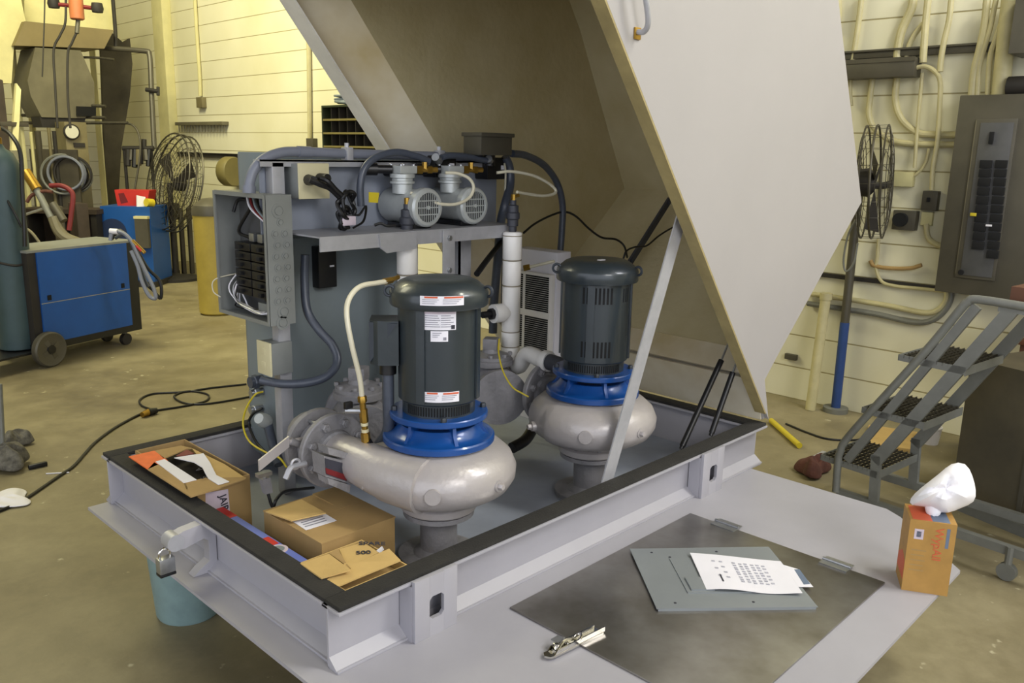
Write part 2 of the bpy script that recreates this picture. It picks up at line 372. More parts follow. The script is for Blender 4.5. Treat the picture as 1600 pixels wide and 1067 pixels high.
def strip(pa, pb, y0, y1, t, name, mt, lab=None):
    (a0, b0), (a1, b1) = pa, pb; d = V((a1-a0, b1-b0, 0)).normalized(); n = V((d.y, -d.x, 0))*t
    i = MB(); i.prism([L(a0, b0, y0), L(a1, b1, y0), L(a1+n.x, b1+n.y, y0), L(a0+n.x, b0+n.y, y0)], (0, y1-y0, 0))
    o = i.build(name, mt, hood)
    if lab: o['label'] = lab
    return o
yi, yj = YN+.025, 2.715
for k, (pa, pb) in enumerate(zip(prof[:-1], prof[1:])):
    a, b = V((*pa, 0)), V((*pb, 0))
    nm = ['hinge_flange', 'hinge_flange', 'end_panel', 'top_panel', 'top_panel', 'front_panel'][k]
    strip(pa, pb, YN+.017, YF if k < 2 else yj+.02, .010, nm, 'hood')
    if k < 2: strip(pa, pb, yi, YF-.02, .016, 'flange_lining', 'hoodfl', 'pale gelcoat inside face')
    else: strip(pa, pb, yi, yj, .020, 'panel_lining', 'hoodin', 'raw tan fibreglass inside face')
# far side: sloping flange then upright wall
def fars(b0, y0, b1, y1, name, mt, off, t, a0=.0, a1=2.0):
    i = MB(); P = [L(a0, b0, y0+off), L(a1, b0, y0+off), L(a1, b1, y1+off), L(a0+.18, b1, y1+off)]
    i.prism(P, (0, t, 0)); return i.build(name, mt, hood)
fars(0, YF, .15, 2.72, 'side_flange', 'hood', .01, .012)
tag(fars(0, YF, .15, 2.72, 'side_flange_lining', 'hoodfl', 0, .009), 'streaky pale gelcoat inside face', None)
fars(.15, 2.72, 1.2, 2.70, 'side_panel', 'hood', .01, .012, .03)
tag(fars(.15, 2.72, 1.2, 2.70, 'side_lining', 'hoodin', 0, .009, .03), 'raw tan fibreglass inside face', None)
r_ = MB()
def rb(a0, a1, y0, y1): r_.prism([L(a0, -.007, y0), L(a1, -.007, y0), L(a1, -.0005, y0), L(a0, -.0005, y0)], (0, y1-y0, 0))
rb(.04, 2.02, YN, YN+.045); rb(1.98, 2.02, YN+.046, YF-.071)
tag(r_.build('rim_band', 'rim', hood), 'ochre resin edge', None)
r_ = MB(); rb(.04, 2.02, YF-.07, YF+.02); tag(r_.build('rim_lip', 'hoodfl2', hood), 'pale gelcoat lip on the far rim', None)
p0, p1 = pY(980, -40, YN), pY(994, 50, YN)
hd = MB(); q = V((0, -.035, 0))
hd.tube([p1, p1+q*.8, p1*.8+p0*.2+q*1.3, p0*.8+p1*.2+q*1.3, p0+q*.8, p0], .008, 10)
hdo = hd.build('grab_handle', 'strut', hood); MB().box(p1+V((-.012, -.006, -.02)), p1+V((.016, 0, .012)), .002).build('handle_foot', 'brass', hdo)
# gas struts and prop bar
def bar(name, label, a, b, wd, th, mt='strut', cat='prop'):
    a, b = V(a), V(b); d = (b-a).normalized(); sd = V((0, 1, 0)); n = d.cross(sd).normalized()
    i = MB(); c = [a+n*wd/2, a-n*wd/2, b-n*wd/2, b+n*wd/2]; i.prism(c, sd*th)
    for q in (a+d*.02, b-d*.02): i.cyl(q-sd*.006, q+sd*(th+.006), .009)
    return tag(i.build(name, mt), label, cat)
bar('prop_bar', 'flat galvanised prop bar holding up the hood in front of the rear pump', pY(1066, 338, 1.535), (1.985, 1.535, ZD+.008), .056, .005)
bar('prop_bar', 'dull grey prop bar at the far side of the hood, behind the rear motor', pY(1048, 312, 2.3), pY(985, 412, 2.3), .03, .012, 'dpvc')
def gas(label, a, b, c, group='gas struts at the hinge'):
    t = thing('gas_strut', label, 'gas strut', b, group)
    a, b, c = V(a), V(b), V(c); MB().cyl(b, a, .011).cyl(b-(a-b).normalized()*.012, b, .008).build('cylinder', 'blackc', t); MB().cyl(a, c, .004).build('piston_rod', 'steel', t)
gas('black gas strut nearer the pumps, beside the hood hinge', pY(1127, 563, 1.60), pY(1066, 697, 1.60), pY(1139, 534, 1.60))
gas('black gas strut nearer the skid corner, lower of the two', pY(1145, 582, 1.55), pY(1112, 676, 1.55), pY(1150, 568, 1.55))

# ------------------------------------------------------------------ pumps
CR = V((.717, -.697, 0))
def pump(cx, cy, front, label):
    T = thing('centrifugal_pump', label, 'pump', (cx, cy, ZD+.006), 'vertical pumps on the skid')
    c = V((cx, cy, 0)); cd = (V((0, 0, 0))-c).normalized(); cr = V((-cd.y, cd.x, 0))  # towards camera, and to its right
    def at(ang, r, z): return c+(cd*math.cos(ang)+cr*math.sin(ang))*r+V((0, 0, z))
    def patch(r, a0, a1, z0, z1, th=.0012, n=8):
        i = MB(); vs = []; fs = []
        for k in range(n+1):
            a = a0+(a1-a0)*k/n
            vs += [at(a, r, z0), at(a, r, z1), at(a, r+th, z1), at(a, r+th, z0)]
        for k in range(n):
            for j in range(4): fs.append([k*4+j, k*4+(j+1) % 4, k*4+4+(j+1) % 4, k*4+4+j])
        fs += [[0, 1, 2, 3], [n*4+3, n*4+2, n*4+1, n*4]]
        return i.add(vs, fs)
    ax = (cx, cy, 0)
    # casing
    n = 64; pr = [(.10, .738), (.128, .738), (.152, .731), (.186, .717), (.212, .694), (.226, .662), (.224, .632), (.208, .604), (.176, .584), (.135, .572), (.10, .568), (.088, .560)]
    vo = MB(); vs = []; fs = []
    for i_, (r, z) in enumerate(pr):
        for k in range(n):
            a = 2*PI*k/n; ph = ((a-PI*.95) % (2*PI))/(2*PI)   # spiral grows around to the outlet
            g_ = 1+(.05*(1-ph) if r > .15 else 0)-.03*(r > .15)
            vs.append(V((cx+r*g_*math.cos(a), cy+r*g_*math.sin(a), z)))
    for i_ in range(len(pr)-1):
        for k in range(n): fs.append([i_*n+k, i_*n+(k+1) % n, (i_+1)*n+(k+1) % n, (i_+1)*n+k])
    vo.add(vs, fs); 
    vol = vo.build('volute_casing', 'volute', T, 50)
    ox = -.195 if front == 'labels' else .03
    MB().tube([(cx-.135, cy-.10, .655), (cx-.172, cy+.02, .665), (cx-.188, cy+.13, .676), (cx-.195, cy+.225, .68)] if front == 'labels' else [(cx+.14, cy+.08, .655), (cx+.09, cy+.15, .67), (cx+.03, cy+.225, .68)], [.078, .056], 24, 8).build('discharge_nozzle', 'volute', T)
    fl = MB().lathe([(.05, -.02), (.062, -.012), (.066, 0), (.108, 0), (.112, .003), (.112, .017), (.109, .02), (.04, .02)], (cx+ox, cy+.24, .68), (0, 1, 0), 40)
    flo = fl.build('discharge_flange', 'cast', T)
    for k in range(8):
        a = 2*PI*(k+.5)/8; q = V((cx+ox+.086*math.cos(a), cy+.24, .68+.086*math.sin(a)))
        MB().cyl(q, q-V((0, .003, 0)), .0155, n=16).hexn(q-V((0, .003, 0)), (0, -1, 0), .0135, .012).cyl(q-V((0, .02, 0)), q-V((0, .012, 0)), .006, n=10).build('bolt', 'cast', flo)
    for a in (-1.07, -.07, .81):
        z = .662 if a > -.5 else .65
        i = MB(); b0 = at(a, .222, z-.012); dr = (at(a, 1, 0)-c).normalized()
        if abs(a) < .5: i.cyl(b0, b0+dr*.012, .022, n=24)
        else: i.cyl(b0-dr*.01, b0+dr*.008, .020, .016, 16); i.hexn(b0+dr*.008, dr, .010, .014)
        i.build('casing_plug', 'volute', vol)
    MB().lathe([(.088, .563), (.092, .558), (.108, .552), (.112, .548), (.112, .53), (.108, .526), (.088, .524), (.06, .522)], ax, n=40).build('suction_flange', 'volute', T)
    for k in range(8):
        a = 2*PI*k/8+.2; MB().hexn((cx+.098*math.cos(a), cy+.098*math.sin(a), .552), (0, 0, 1), .009, .012).build('bolt', 'cast', T)
    MB().lathe([(.105, .522), (.105, .508), (.06, .505), (.055, .49), (.055, .40), (.075, .384), (.12, .382), (.12, .366)], ax, n=32).build('suction_pipe', 'cast', T)
    # blue adapter
    ad = MB().lathe([(.13, .736), (.158, .736), (.161, .739), (.161, .753), (.157, .757), (.146, .758), (.130, .766), (.118, .782), (.112, .790), (.085, .790)], ax, n=56).build('blue_adapter', 'blue', T, 30)
    ad['label'] = 'bright blue cast bearing adapter'
    MB().lathe([(.10, .808), (.138, .808), (.1405, .811), (.1405, .823), (.138, .826), (.10, .826)], ax, n=56).build('upper_flange', 'blue', ad)
    MB().cyl((cx, cy, .77), (cx, cy, .81), .088, n=32).build('dark_gap_core', 'slot', ad)  # black core: darkness of the open gap between the flanges put into colour
    for k in range(6):
        a = k*PI/3+.35; d = (at(a, 1, 0)-c).normalized(); s = V((-d.y, d.x, 0))*.005
        MB().prism([c+d*.088-s+V((0, 0, .762)), c+d*.146-s+V((0, 0, .757)), c+d*.128-s+V((0, 0, .782)), c+d*.124-s+V((0, 0, .81)), c+d*.088-s+V((0, 0, .81))], s*2).build('rib', 'blue', ad)
    for k in range(4):
        a = k*PI/2+.1; MB().hexn(at(a, .128, .826), (0, 0, 1), .009, .012).build('bolt', 'motor2', ad)
    # motor
    zb, zt = .868, 1.15
    mo = MB().lathe([(.104, .826), (.104, .862), (.1115, zb-.004), (.1155, zb), (.1155, zt), (.09, zt)], ax, n=64).build('motor_body', 'motor', T, 30)
    cap = MB().lathe([(.117, 1.133), (.1355, 1.133), (.138, 1.137), (.138, 1.166), (.134, 1.176), (.110, 1.196), (.094, 1.203), (.05, 1.2045), (.03, 1.2015), (0.0, 1.2015)], ax, n=64).build('fan_cover', 'motor', T, 40)
    for k in range(4):
        a = PI/4+k*PI/2+.35
        if front == 'louvre': a += .3
        patch(.1158, a-.10, a+.10, zb+.004, zt-.02, .006, 4).build('body_rib', 'motor', mo)
    for a in (-1.35, 1.32):
        e = at(a, .1385, 1.166); rr = MB().ring(e+V((0, 0, .006)), cd*math.cos(a+1.2)+cr*math.sin(a+1.2), .014, .0045, 16)
        rr.build('lifting_eye', 'motor2', cap)
    for k in range(26):
        a = -.95+1.9*k/25; patch(.1045, a-.02, a+.02, .832, .858, .0008, 1).build('vent_slot', 'slot', mo)
    if front == 'labels':
        px_ = lambda p: math.asin(max(-.99, min(.99, (p-686)/72)))
        def lab(r, x0, x1, y0, y1, mt, nm, dr=0):
            q = at(px_((x0+x1)/2)*.9, r, 0); return patch(r+dr, px_(x0), px_(x1), zcol(q.x, q.y, y1), zcol(q.x, q.y, y0), .0008).build(nm, mt, mo if r < .13 else cap)
        for (y0, y1, r) in ((463, 478, .1382), (613, 629, .1158)):
            lb = lab(r, 660, 720, y0, y1, 'white', 'warning_label'); lb['label'] = 'white warning sticker with orange headings'
            lab(r, 666, 684, y0+.5, y0+3, 'coral', 'label_heading', .001); lab(r, 693, 719, y0+.5, y0+3, 'coral', 'label_heading', .001)
            for k in range(3):
                for (xa, xb) in ((663, 686), (691, 716)): lab(r, xa, xb-k*3, y0+5+k*3, y0+5.7+k*3, 'greyink', 'label_print', .001)
        np_ = lab(.1158, 660, 714, 483, 516, 'white', 'nameplate'); np_['label'] = 'silver-white motor nameplate'
        lab(.1158, 661, 713, 483.5, 491, 'lilac', 'label_band', .001)
        for k in range(6): lab(.1158, 663, 684+k % 3*2, 493+k*3.4, 494+k*3.4, 'greyink', 'label_print', .001); lab(.1158, 689, 705+k % 2*5, 493+k*3.4, 494+k*3.4, 'greyink', 'label_print', .001)
        lab(.1158, 706, 712, 508, 514, 'ink', 'label_mark', .001)
        lab(.1158, 672, 701, 517.5, 534, 'white', 'serial_label')
        for k in range(3): lab(.1158, 675, 690-k*3, 520+k*3, 520.8+k*3, 'greyink', 'label_print', .001)
        lab(.1158, 693, 698, 527, 531.5, 'greyink', 'label_print', .001)
        # junction box on the motor's left
        jc = c-cr*.156; jb = MB(); jd = -cr
        def jp(u, v, z): return jc+jd*u+cd*v+V((0, 0, z))
        jb.prism([jp(.035, -.045, 1.09), jp(.035, .028, 1.09), jp(.012, .05, 1.09), jp(-.045, .05, 1.09), jp(-.045, -.045, 1.09)], (0, 0, -.125))
        jbo = jb.build('terminal_box', 'motor', T)
        MB().prism([jp(.036, .029, 1.085), jp(.036, .029, .97), jp(-.042, .052, 1.085)], cd*.006).build('box_cover', 'motor2', jbo)
        cb = MB().tube([jp(-.012, 0, .965), jp(-.012, 0, .85), jp(-.01, -.01, .76), jp(.02, -.03, .70)], .017, 12); cb.build('power_conduit', 'flex', T)
        MB().cyl(jp(-.012, 0, .965), jp(-.012, 0, .93), .024).build('conduit_nut', 'blackc', T)
    else:
        for (z0, z1) in ((1.068, 1.122), (.888, .942)):
            for k in range(8):
                a = -.36+.115*k; patch(.1156, a-.030, a+.030, z0, z1, .0008, 1).build('vent_slot', 'slot', mo)
        for k in range(3): patch(.1156, .87+.1*k, .91+.1*k, 1.072, 1.118, .0008, 1).build('vent_slot', 'slot', mo)
        MB().box((cx-.03, cy-.035, 1.204), (cx-.004, cy-.02, 1.2055)).build('cap_sticker', 'white', cap)
    return T
pump(1.53, 1.76, 'labels', 'front pump with blue adapter and labelled slate-grey motor')
pump(2.235, 1.76, 'louvre', 'rear pump with slotted grey motor, half hidden by the prop bar')
# plate and bosses on the front pump nozzle: part of the first pump
T1 = bpy.data.objects['centrifugal_pump']
YB_ = 1.885
def npx(pts, dy, nm, mt, par, y=YB_): return MB().prism([pY(px_, py_, y) for px_, py_ in pts], (0, dy, 0)).build(nm, mt, par)
npx([(506, 712), (548, 722), (550, 757), (509, 745)], .06, 'name_boss', 'cast', T1)
npx([(512, 699), (556, 711), (560, 722), (514, 710)], .05, 'nozzle_boss', 'cast', T1, YB_-.008)
npx([(512, 747), (548, 758), (546, 770), (514, 757)], .05, 'nozzle_boss', 'cast', T1, YB_-.008)
pp = npx([(508, 716), (541, 725), (542, 752), (510, 741)], .002, 'pump_plate', 'ink', T1, YB_-.0025); pp['label'] = 'small dark maker plate with a red band'
npx([(508.5, 731), (541.5, 742), (541.5, 751), (510, 740)], .001, 'red_band', 'dred', pp, YB_-.0035)
# valves behind the pumps
def valve(dx, label, handle):
    T = thing('butterfly_valve', label, 'valve', (1.318+dx, 2.03, .6), 'isolating valves behind the pumps')
    c = (1.335+dx, 0, .68)
    MB().cyl((c[0], 2.022, .68), (c[0], 2.078, .68), .078, n=32).build('valve_body', 'cast', T)
    MB().lathe([(.06, 0), (.108, 0), (.109, .004), (.109, .018), (.06, .02), (.058, .03), (.05, .035)], (c[0], 2.08, .68), (0, 1, 0), 36).tube([(c[0], 2.10, .68), (c[0]+.01, 2.17, .68), (c[0]+.06, 2.235, .675), (c[0]+.14, 2.25, .67)], .056, 16, 6).build('pipe_flange', 'cast', T)
    for k in range(8):
        a = 2*PI*(k+.5)/8; q = V((c[0]+.0865*math.cos(a), 2.022, .68+.0865*math.sin(a))); MB().cyl(q, q+V((0, .057, 0)), .0055, n=8).build('stud', 'steel', T)
    MB().cyl((c[0]-.07, 2.05, .70), (c[0]-.115, 2.05, .725), .011, n=12).build('stem', 'cast', T)
    if handle:
        a, b = pY(452, 690, 2.05), pY(405, 728, 2.05); MB().prism([a+V((0, 0, .016)), a-V((0, 0, .016)), b-V((0, 0, .016)), b+V((0, 0, .016))], (0, .006, 0)).cyl(a, pY(486, 683, 2.05), .006, n=10).build('lever', 'volute', T)
        h = MB(); a = pY(446, 748, 2.0); b = pY(462, 728, 2.0); h.tube([a, (a+b)/2+V((0, 0, .012)), b, pY(478, 724, 2.0)], .009, 8).ring(b+V((0, 0, .006)), (0, 1, 0), .014, .004, 14)
        h.build('locking_ring', 'strut', T)
    return T
valve(0, 'flanged butterfly valve with a flat lever, left of the front pump', True)
def check(cx, cy, label):
    T = thing('check_valve', label, 'valve', (cx, cy, .5), 'cast check valves')
    MB().lathe([(.07, -.15), (.105, -.15), (.105, -.13), (.06, -.125), (.062, -.10), (.088, -.06), (.10, 0), (.09, .06), (.062, .10), (.06, .125), (.105, .13), (.105, .15), (.07, .15)], (cx, cy, .66), (.5, .86, 0), 32).build('valve_body', 'cast', T)
    MB().lathe([(.058, .06), (.062, .10), (.085, .105), (.085, .125), (.078, .128), (.078, .14), (.035, .15), (.03, .165)], (cx, cy, .65), n=24).build('bonnet', 'cast', T)
    MB().box((cx-.028, cy-.028, .812), (cx+.028, cy+.028, .855), .006, Matrix.Rotation(.6, 3, 'Z')).build('square_cap', 'cast', T)
    for k in range(8):
        a = k*PI/4; MB().hexn((cx+.073*math.cos(a), cy+.073*math.sin(a), .79), (0, 0, 1), .009, .012).build('bolt', 'cast', T)
check(1.575, 2.21, 'rough grey check valve behind the front pump')
check(2.21, 2.24, 'rough grey check valve between the two pumps, beside the white pipe')
# brass cock and clear hose on the front pump
YV = 1.885
bt = thing('air_vent_assembly', 'brass vent cock on the front pump nozzle with milky hose', 'valve', (1.36, 1.87, .73), 'air vents on the pumps')
q0 = pY(572, 690, 1.87); q1 = pY(565, 612, 1.87)
i = MB(); d = (q1-q0)
i.cyl(q0, q0+d*.18, .013, n=6).cyl(q0+d*.18, q0+d*.40, .009).cyl(q0+d*.4, q0+d*.66, .012, n=6); i.build('pipe_nipple', 'brass', bt)
MB().cyl(q0+d*.66, q0+d*.80, .009).hexn(q0+d*.8, d, .013, .018).build('hose_barb', 'brass', bt)
MB().cyl(q0+d*.2, q0+d*.26, .0105).cyl(q0+d*.33, q0+d*.39, .0105).build('tape_band', 'cream', bt)
MB().cyl(q0+V((.008, 0, -.012)), q0+d*.02, .016, n=8).build('elbow', 'blackc', bt)
lv = q0+d*.62; MB().cyl(lv, lv-CR*.05, .008, n=8).build('side_cock', 'steel', bt); MB().box(lv-CR*.042+V((-.012, -.006, .006)), lv-CR*.042+V((.012, .006, .026)), .002).build('cock_handle', 'black', bt)
MB().tube([q0+d*.8, pY(562, 590, 1.87), pY(550, 540, 1.88), pY(542, 495, 1.90), pY(545, 468, 1.92), pY(562, 448, 1.94), pY(590, 442, 1.96), pY(603, 440, 1.97)], .0075, 10).build('hose', 'clearhose', bt)
MB().cyl(pY(600, 440, 1.97), pY(612, 437, 1.98), .010, n=6).cyl(pY(612, 437, 1.98), pY(622, 433, 2.0), .007).build('hose_fitting', 'brass', bt)
yt = MB().tube([pY(780, 530, 2.15), pY(779, 550, 2.1), pY(786, 580, 2.05), pY(800, 604, 2.0), pY(815, 614, 1.97), pY(826, 620, 1.95)], .003, 8)
tag(yt.build('sensor_lead', 'yellow'), 'thin yellow lead hanging from the white pipe to the rear pump', 'cable')

# ------------------------------------------------------------------ control cabinet, rack, compressors
cab = thing('control_cabinet', 'tall grey-green steel cabinet standing behind the front pump', 'cabinet', (1.9, 2.7, ZD+.006))
MB().box((1.50, 2.60, ZD+.07), (2.15, 2.80, 1.53), .004).build('cabinet_body', 'cabinet', cab)
for x in (1.53, 2.10):
    for y in (2.62, 2.75): MB().box((x, y, ZD+.006), (x+.035, y+.035, ZD+.07)).build('leg', 'cabinet', cab)
MB().box((1.55, 2.592, .50), (2.12, 2.60, 1.24), .003).build('access_door', 'cabinet', cab)
MB().box((1.50, 2.795, ZD+.08), (1.503, 2.80, 1.52)).build('edge_fold', 'boxgrey', cab)
zs = 1.272
rack = thing('equipment_rack', 'grey angle-iron rack carrying the compressor shelf above the front pump', 'rack', (1.9, 2.42, ZD+.006))
MB().box((1.44, 2.47, ZD+.006), (1.485, 2.512, 1.502), .003).build('post', 'strut', rack)
MB().box((2.19, 2.40, .9), (2.25, 2.408, 1.245)).box((2.19, 2.40, .9), (2.196, 2.44, 1.245)).build('post', 'strut', rack)
lk = pY(701, 372, 2.26); lb = MB().box((lk.x-.028, 2.257, .96), (lk.x+.028, 2.262, zs+.002), .001).box((lk.x+.024, 2.262, .96), (lk.x+.028, 2.30, zs-.002))
lbo = lb.build('hanger_strap', 'strut', rack)
for z in (1.245, 1.13, 1.05): MB().hexn((lk.x, 2.257, z), (0, -1, 0), .010, .009).build('bolt', 'steel', lbo)
MB().box((1.40, 2.47, 1.503), (2.50, 2.515, 1.509)).box((1.40, 2.47, 1.487), (2.50, 2.474, 1.509)).build('top_bar', 'strut', rack)
MB().box((1.42, 2.517, 1.26), (2.50, 2.521, 1.505)).build('back_sheet', 'skidint', rack)

MB().box((1.478, 2.27, zs), (2.36, 2.515, zs+.005)).box((1.478, 2.265, zs-.042), (2.36, 2.270, zs+.005)).build('shelf', 'strut', rack)
ba, bb = pY(592, 386, 2.262), pY(650, 382, 2.262)
MB().prism([(ba.x, 2.258, zs+.002), (bb.x, 2.258, zs+.002), (bb.x, 2.258, zs-.055), (ba.x+.03, 2.258, zs-.062), (ba.x+.006, 2.258, zs-.045)], (0, .006, 0)).build('shelf_gusset', 'strut', rack)
MB().box((2.36, 2.30, .9), (2.40, 2.34, 1.262)).build('post', 'dpvc', rack)

def compressor(cx, label):
    cy, cz, r = 2.30, 1.352, .064
    T = thing('air_compressor', label, 'compressor', (cx, cy, zs+.006), 'small silver compressors on the rack shelf')
    MB().lathe([(.040, .205), (.058, .20), (.062, .19), (r-.003, .02), (r-.003, .012), (.0, .012)], (cx, cy, cz), (0, 1, 0), 40).build('motor_barrel', 'alu', T)
    e = MB().lathe([(r, .022), (r+.004, .018), (r+.004, -.006), (r-.002, -.014), (.052, -.016), (.050, -.008)], (cx, cy, cz), (0, 1, 0), 40).build('end_bell', 'alu', T)
    MB().cyl((cx, cy-.002, cz), (cx, cy-.0095, cz), .050, n=32).build('fan_opening', 'slot', e)
    gr = MB()
    for k in range(-5, 6):
        x = k*.0095; h = math.sqrt(max(0, .051**2-x*x)); gr.box((cx+x-.0012, cy-.013, cz-h), (cx+x+.0012, cy-.010, cz+h))
    for k in range(-1, 2):
        z = k*.024; h = math.sqrt(max(0, .051**2-z*z)); gr.box((cx-h, cy-.0135, cz+z-.0018), (cx+h, cy-.0095, cz+z+.0018))
    gr.cyl((cx, cy-.009, cz), (cx, cy-.0145, cz), .007, n=10); gr.build('fan_grille', 'alu', e)
    MB().box((cx-.04, cy+.02, zs+.006), (cx+.04, cy+.17, zs+.022), .003).build('foot', 'blackc', T)
    hx, hy = cx-.025, cy+.10
    h = MB(); h.lathe([(.036, cz+.045), (.036, cz+.078), (.044, cz+.080), (.044, cz+.088), (.037, cz+.090), (.037, cz+.098), (.044, cz+.10), (.044, cz+.112), (.040, cz+.115)], (hx, hy, 0), n=28)
    hh = h.build('cylinder_head', 'alu', T)
    MB().box((hx-.038, hy-.038, cz+.115), (hx+.038, hy+.038, cz+.142), .004).build('head_cover', 'alu', hh)
    for (a, b) in ((-1, -1), (1, -1), (-1, 1), (1, 1)): MB().hexn((hx+a*.028, hy+b*.028, cz+.142), (0, 0, 1), .006, .006).build('bolt', 'steel', hh)
    f = MB().cyl((hx+.036, hy-.02, cz+.128), (hx+.12, hy-.05, cz+.128), .010, n=8).cyl((hx+.045, hy-.023, cz+.128), (hx+.065, hy-.03, cz+.128), .016, n=6).cyl((hx+.085, hy-.037, cz+.128), (hx+.10, hy-.043, cz+.128), .014, n=6).cyl((hx+.075, hy-.034, cz+.128), (hx+.075, hy-.034, cz+.155), .010, n=6)
    f.build('brass_fitting', 'brass', T)
    MB().cyl((hx-.038, hy+.01, cz+.128), (hx-.085, hy+.035, cz+.128), .015, n=14).cyl((hx-.085, hy+.035, cz+.128), (hx-.12, hy+.05, cz+.128), .022, n=14).build('intake_filter', 'blackc', T)
    MB().box((cx-.03, cy-.004, cz+.0), (cx-.028, cy-.003, cz+.001)).build('seam', 'ink', T)
    return T
c1 = compressor(1.938, 'left silver compressor, with a yellow sticker at its rear')
c2 = compressor(2.163, 'right silver compressor, beside the black upright hoses')
MB().quad(pY(576, 300, 2.40), pY(576, 316, 2.40), pY(590, 317, 2.40), pY(592, 301, 2.40), .002).build('yellow_sticker', 'yellow', c1)
def run(name, label, cat, pts, r, mt, n=10, group=None, sm=6):
    return tag(MB().tube(pts, r, n, sm).build(name, mt), label, cat, group)
# grey conduit from the breaker box along the top of the rack
cn = thing('conduit_run', 'grey rigid conduit bending from the breaker box along the rack top', 'conduit', pY(390, 296, 2.5))
MB().tube([pY(389, 300, 2.50), pY(390, 286, 2.50), pY(397, 265, 2.50), pY(412, 249, 2.50), pY(437, 239, 2.50), pY(465, 237, 2.50), pY(540, 240, 2.50), pY(650, 243, 2.50), pY(752, 246, 2.50)], .0165, 16).build('pipe', 'conduit', cn)
MB().cyl(pY(465, 237, 2.50), pY(485, 237.8, 2.50), .019).build('coupling', 'conduit', cn); MB().cyl(pY(389, 302, 2.50), pY(389.5, 290, 2.50), .021).build('coupling', 'conduit', cn)
for x, y in ((542, 240), (686, 244)):
    q = pY(x, y, 2.50); s = MB().box(q+V((-.013, -.022, -.03)), q+V((.013, .018, .022)), .004).cyl(q+V((0, 0, .02)), q+V((0, 0, .036)), .008, n=8); s.build('clamp', 'strut', cn)
jb = thing('junction_box', 'dark grey square junction box at the right end of the rack top', 'junction box', pY(776, 246, 2.40))
a, b = pY(752, 208, 2.38), pY(800, 243, 2.38); MB().box((a.x, 2.38, b.z), (b.x, 2.48, a.z), .004).build('box_body', 'trough', jb)
MB().box((a.x-.006, 2.372, a.z-.012), (b.x+.006, 2.486, a.z+.003), .003).build('box_lid', 'trough', jb)
MB().cyl(((a.x+b.x)/2+.01, 2.43, b.z), ((a.x+b.x)/2+.01, 2.43, b.z-.04), .022).build('conduit_nut', 'blackc', jb)
# flexible grey conduits to the compressors
run('flexible_conduit', 'grey ribbed conduit looping left from behind the left compressor head', 'conduit', [pY(564, 322, 2.42), pY(563, 290, 2.42), pY(570, 262, 2.42), pY(590, 245, 2.42), pY(620, 238, 2.42), pY(650, 244, 2.42), pY(670, 252, 2.42)], .013, 'flex', 12, 'ribbed conduits above the compressors')
run('flexible_conduit', 'grey ribbed conduit bridging the two compressor heads', 'conduit', [pY(690, 246, 2.42), pY(705, 243, 2.42), pY(730, 245, 2.42), pY(760, 251, 2.42)], .012, 'flex', 12, 'ribbed conduits above the compressors')
for lb_, x, y, w_ in (('black capacitor box above the left compressor head', 680, 243, 33), ('black capacitor box above the right compressor head', 762, 246, 30)):
    cb = thing('capacitor_box', lb_, 'box', pY(x+w_/2, y+32, 2.44), 'black boxes above the compressors')
    a, b = pY(x, y, 2.44), pY(x+w_, y+34, 2.44); MB().box((a.x, 2.44, b.z), (b.x, 2.512, a.z), .005).build('box_body', 'black', cb)
    MB().cyl((a.x+.01, 2.43, a.z-.02), (a.x-.025, 2.41, a.z-.005), .015, n=10).build('conduit_nut', 'steel', cb)
    MB().box((b.x-.035, 2.438, (a.z+b.z)/2-.004), (b.x-.012, 2.44, (a.z+b.z)/2+.012)).build('sticker', 'white', cb)
a, b = pY(608, 258, 2.50), pY(632, 276, 2.50)
tag(MB().cyl((a.x, 2.516, (a.z+b.z)/2), (a.x, 2.46, (a.z+b.z)/2), .02).build('rubber_bumper', 'black'), 'black round plug on the rack back sheet, left of the compressors', 'plug')
# cream outlet box with black plugs
ob = thing('outlet_box', 'cream square outlet box with black plugs on the rack', 'outlet', pY(489, 308, 2.43))
a, b = pY(465, 256, 2.43), pY(513, 309, 2.43); MB().box((a.x, 2.43, b.z), (b.x, 2.515, a.z), .003).build('box_body', 'boxgrey', ob)
MB().box((a.x-.002, 2.424, b.z-.002), (b.x+.002, 2.43, a.z+.002), .002).build('cover', 'cream', ob)
q = pY(482, 281, 2.42); MB().cyl(q, q+V((-.01, -.045, 0)), .018, .014, 12).build('plug', 'black', ob)
q = pY(500, 279, 2.42); MB().cyl(q, q+V((.0, -.045, .003)), .018, .014, 12).build('plug', 'black', ob)
def scrib(c, n, R, r, seed, sx=1.0, sz=1.0):
    random.seed(seed); out = []
    for i in range(n):
        t = i/n*2*PI*3.0; k = R*(.75+.4*random.random()); out.append(V(c)+V((k*math.cos(t)*sx, random.uniform(-.02, .02), k*math.sin(t)*sz)))
    return out
crd = thing('power_cord', 'black power cords plugged into the cream outlet and bunched on the shelf', 'cord', pY(545, 350, 2.36))
MB().tube([pY(484, 281, 2.36), pY(500, 288, 2.35), pY(515, 294, 2.35), pY(530, 308, 2.35)], .009, 8).build('cord', 'black', crd)
MB().tube([pY(502, 279, 2.36), pY(512, 283, 2.34), pY(524, 296, 2.34), pY(535, 306, 2.34)], .009, 8).build('cord', 'black', crd)
cc = pY(543, 322, 2.35)
MB().tube(scrib(cc, 26, .045, .005, 5, .75, 1.0), .0065, 7).build('coil', 'black', crd)
MB().tube(scrib(cc+V((-.005, .01, -.04)), 16, .035, .005, 9, .7, 1.1), .006, 7).build('coil', 'black', crd)
w_ = pY(545, 343, 2.345); MB().box(w_+V((-.03, -.008, -.02)), w_+V((.025, .012, .012)), .006).build('cord_tag', 'lilac', crd)
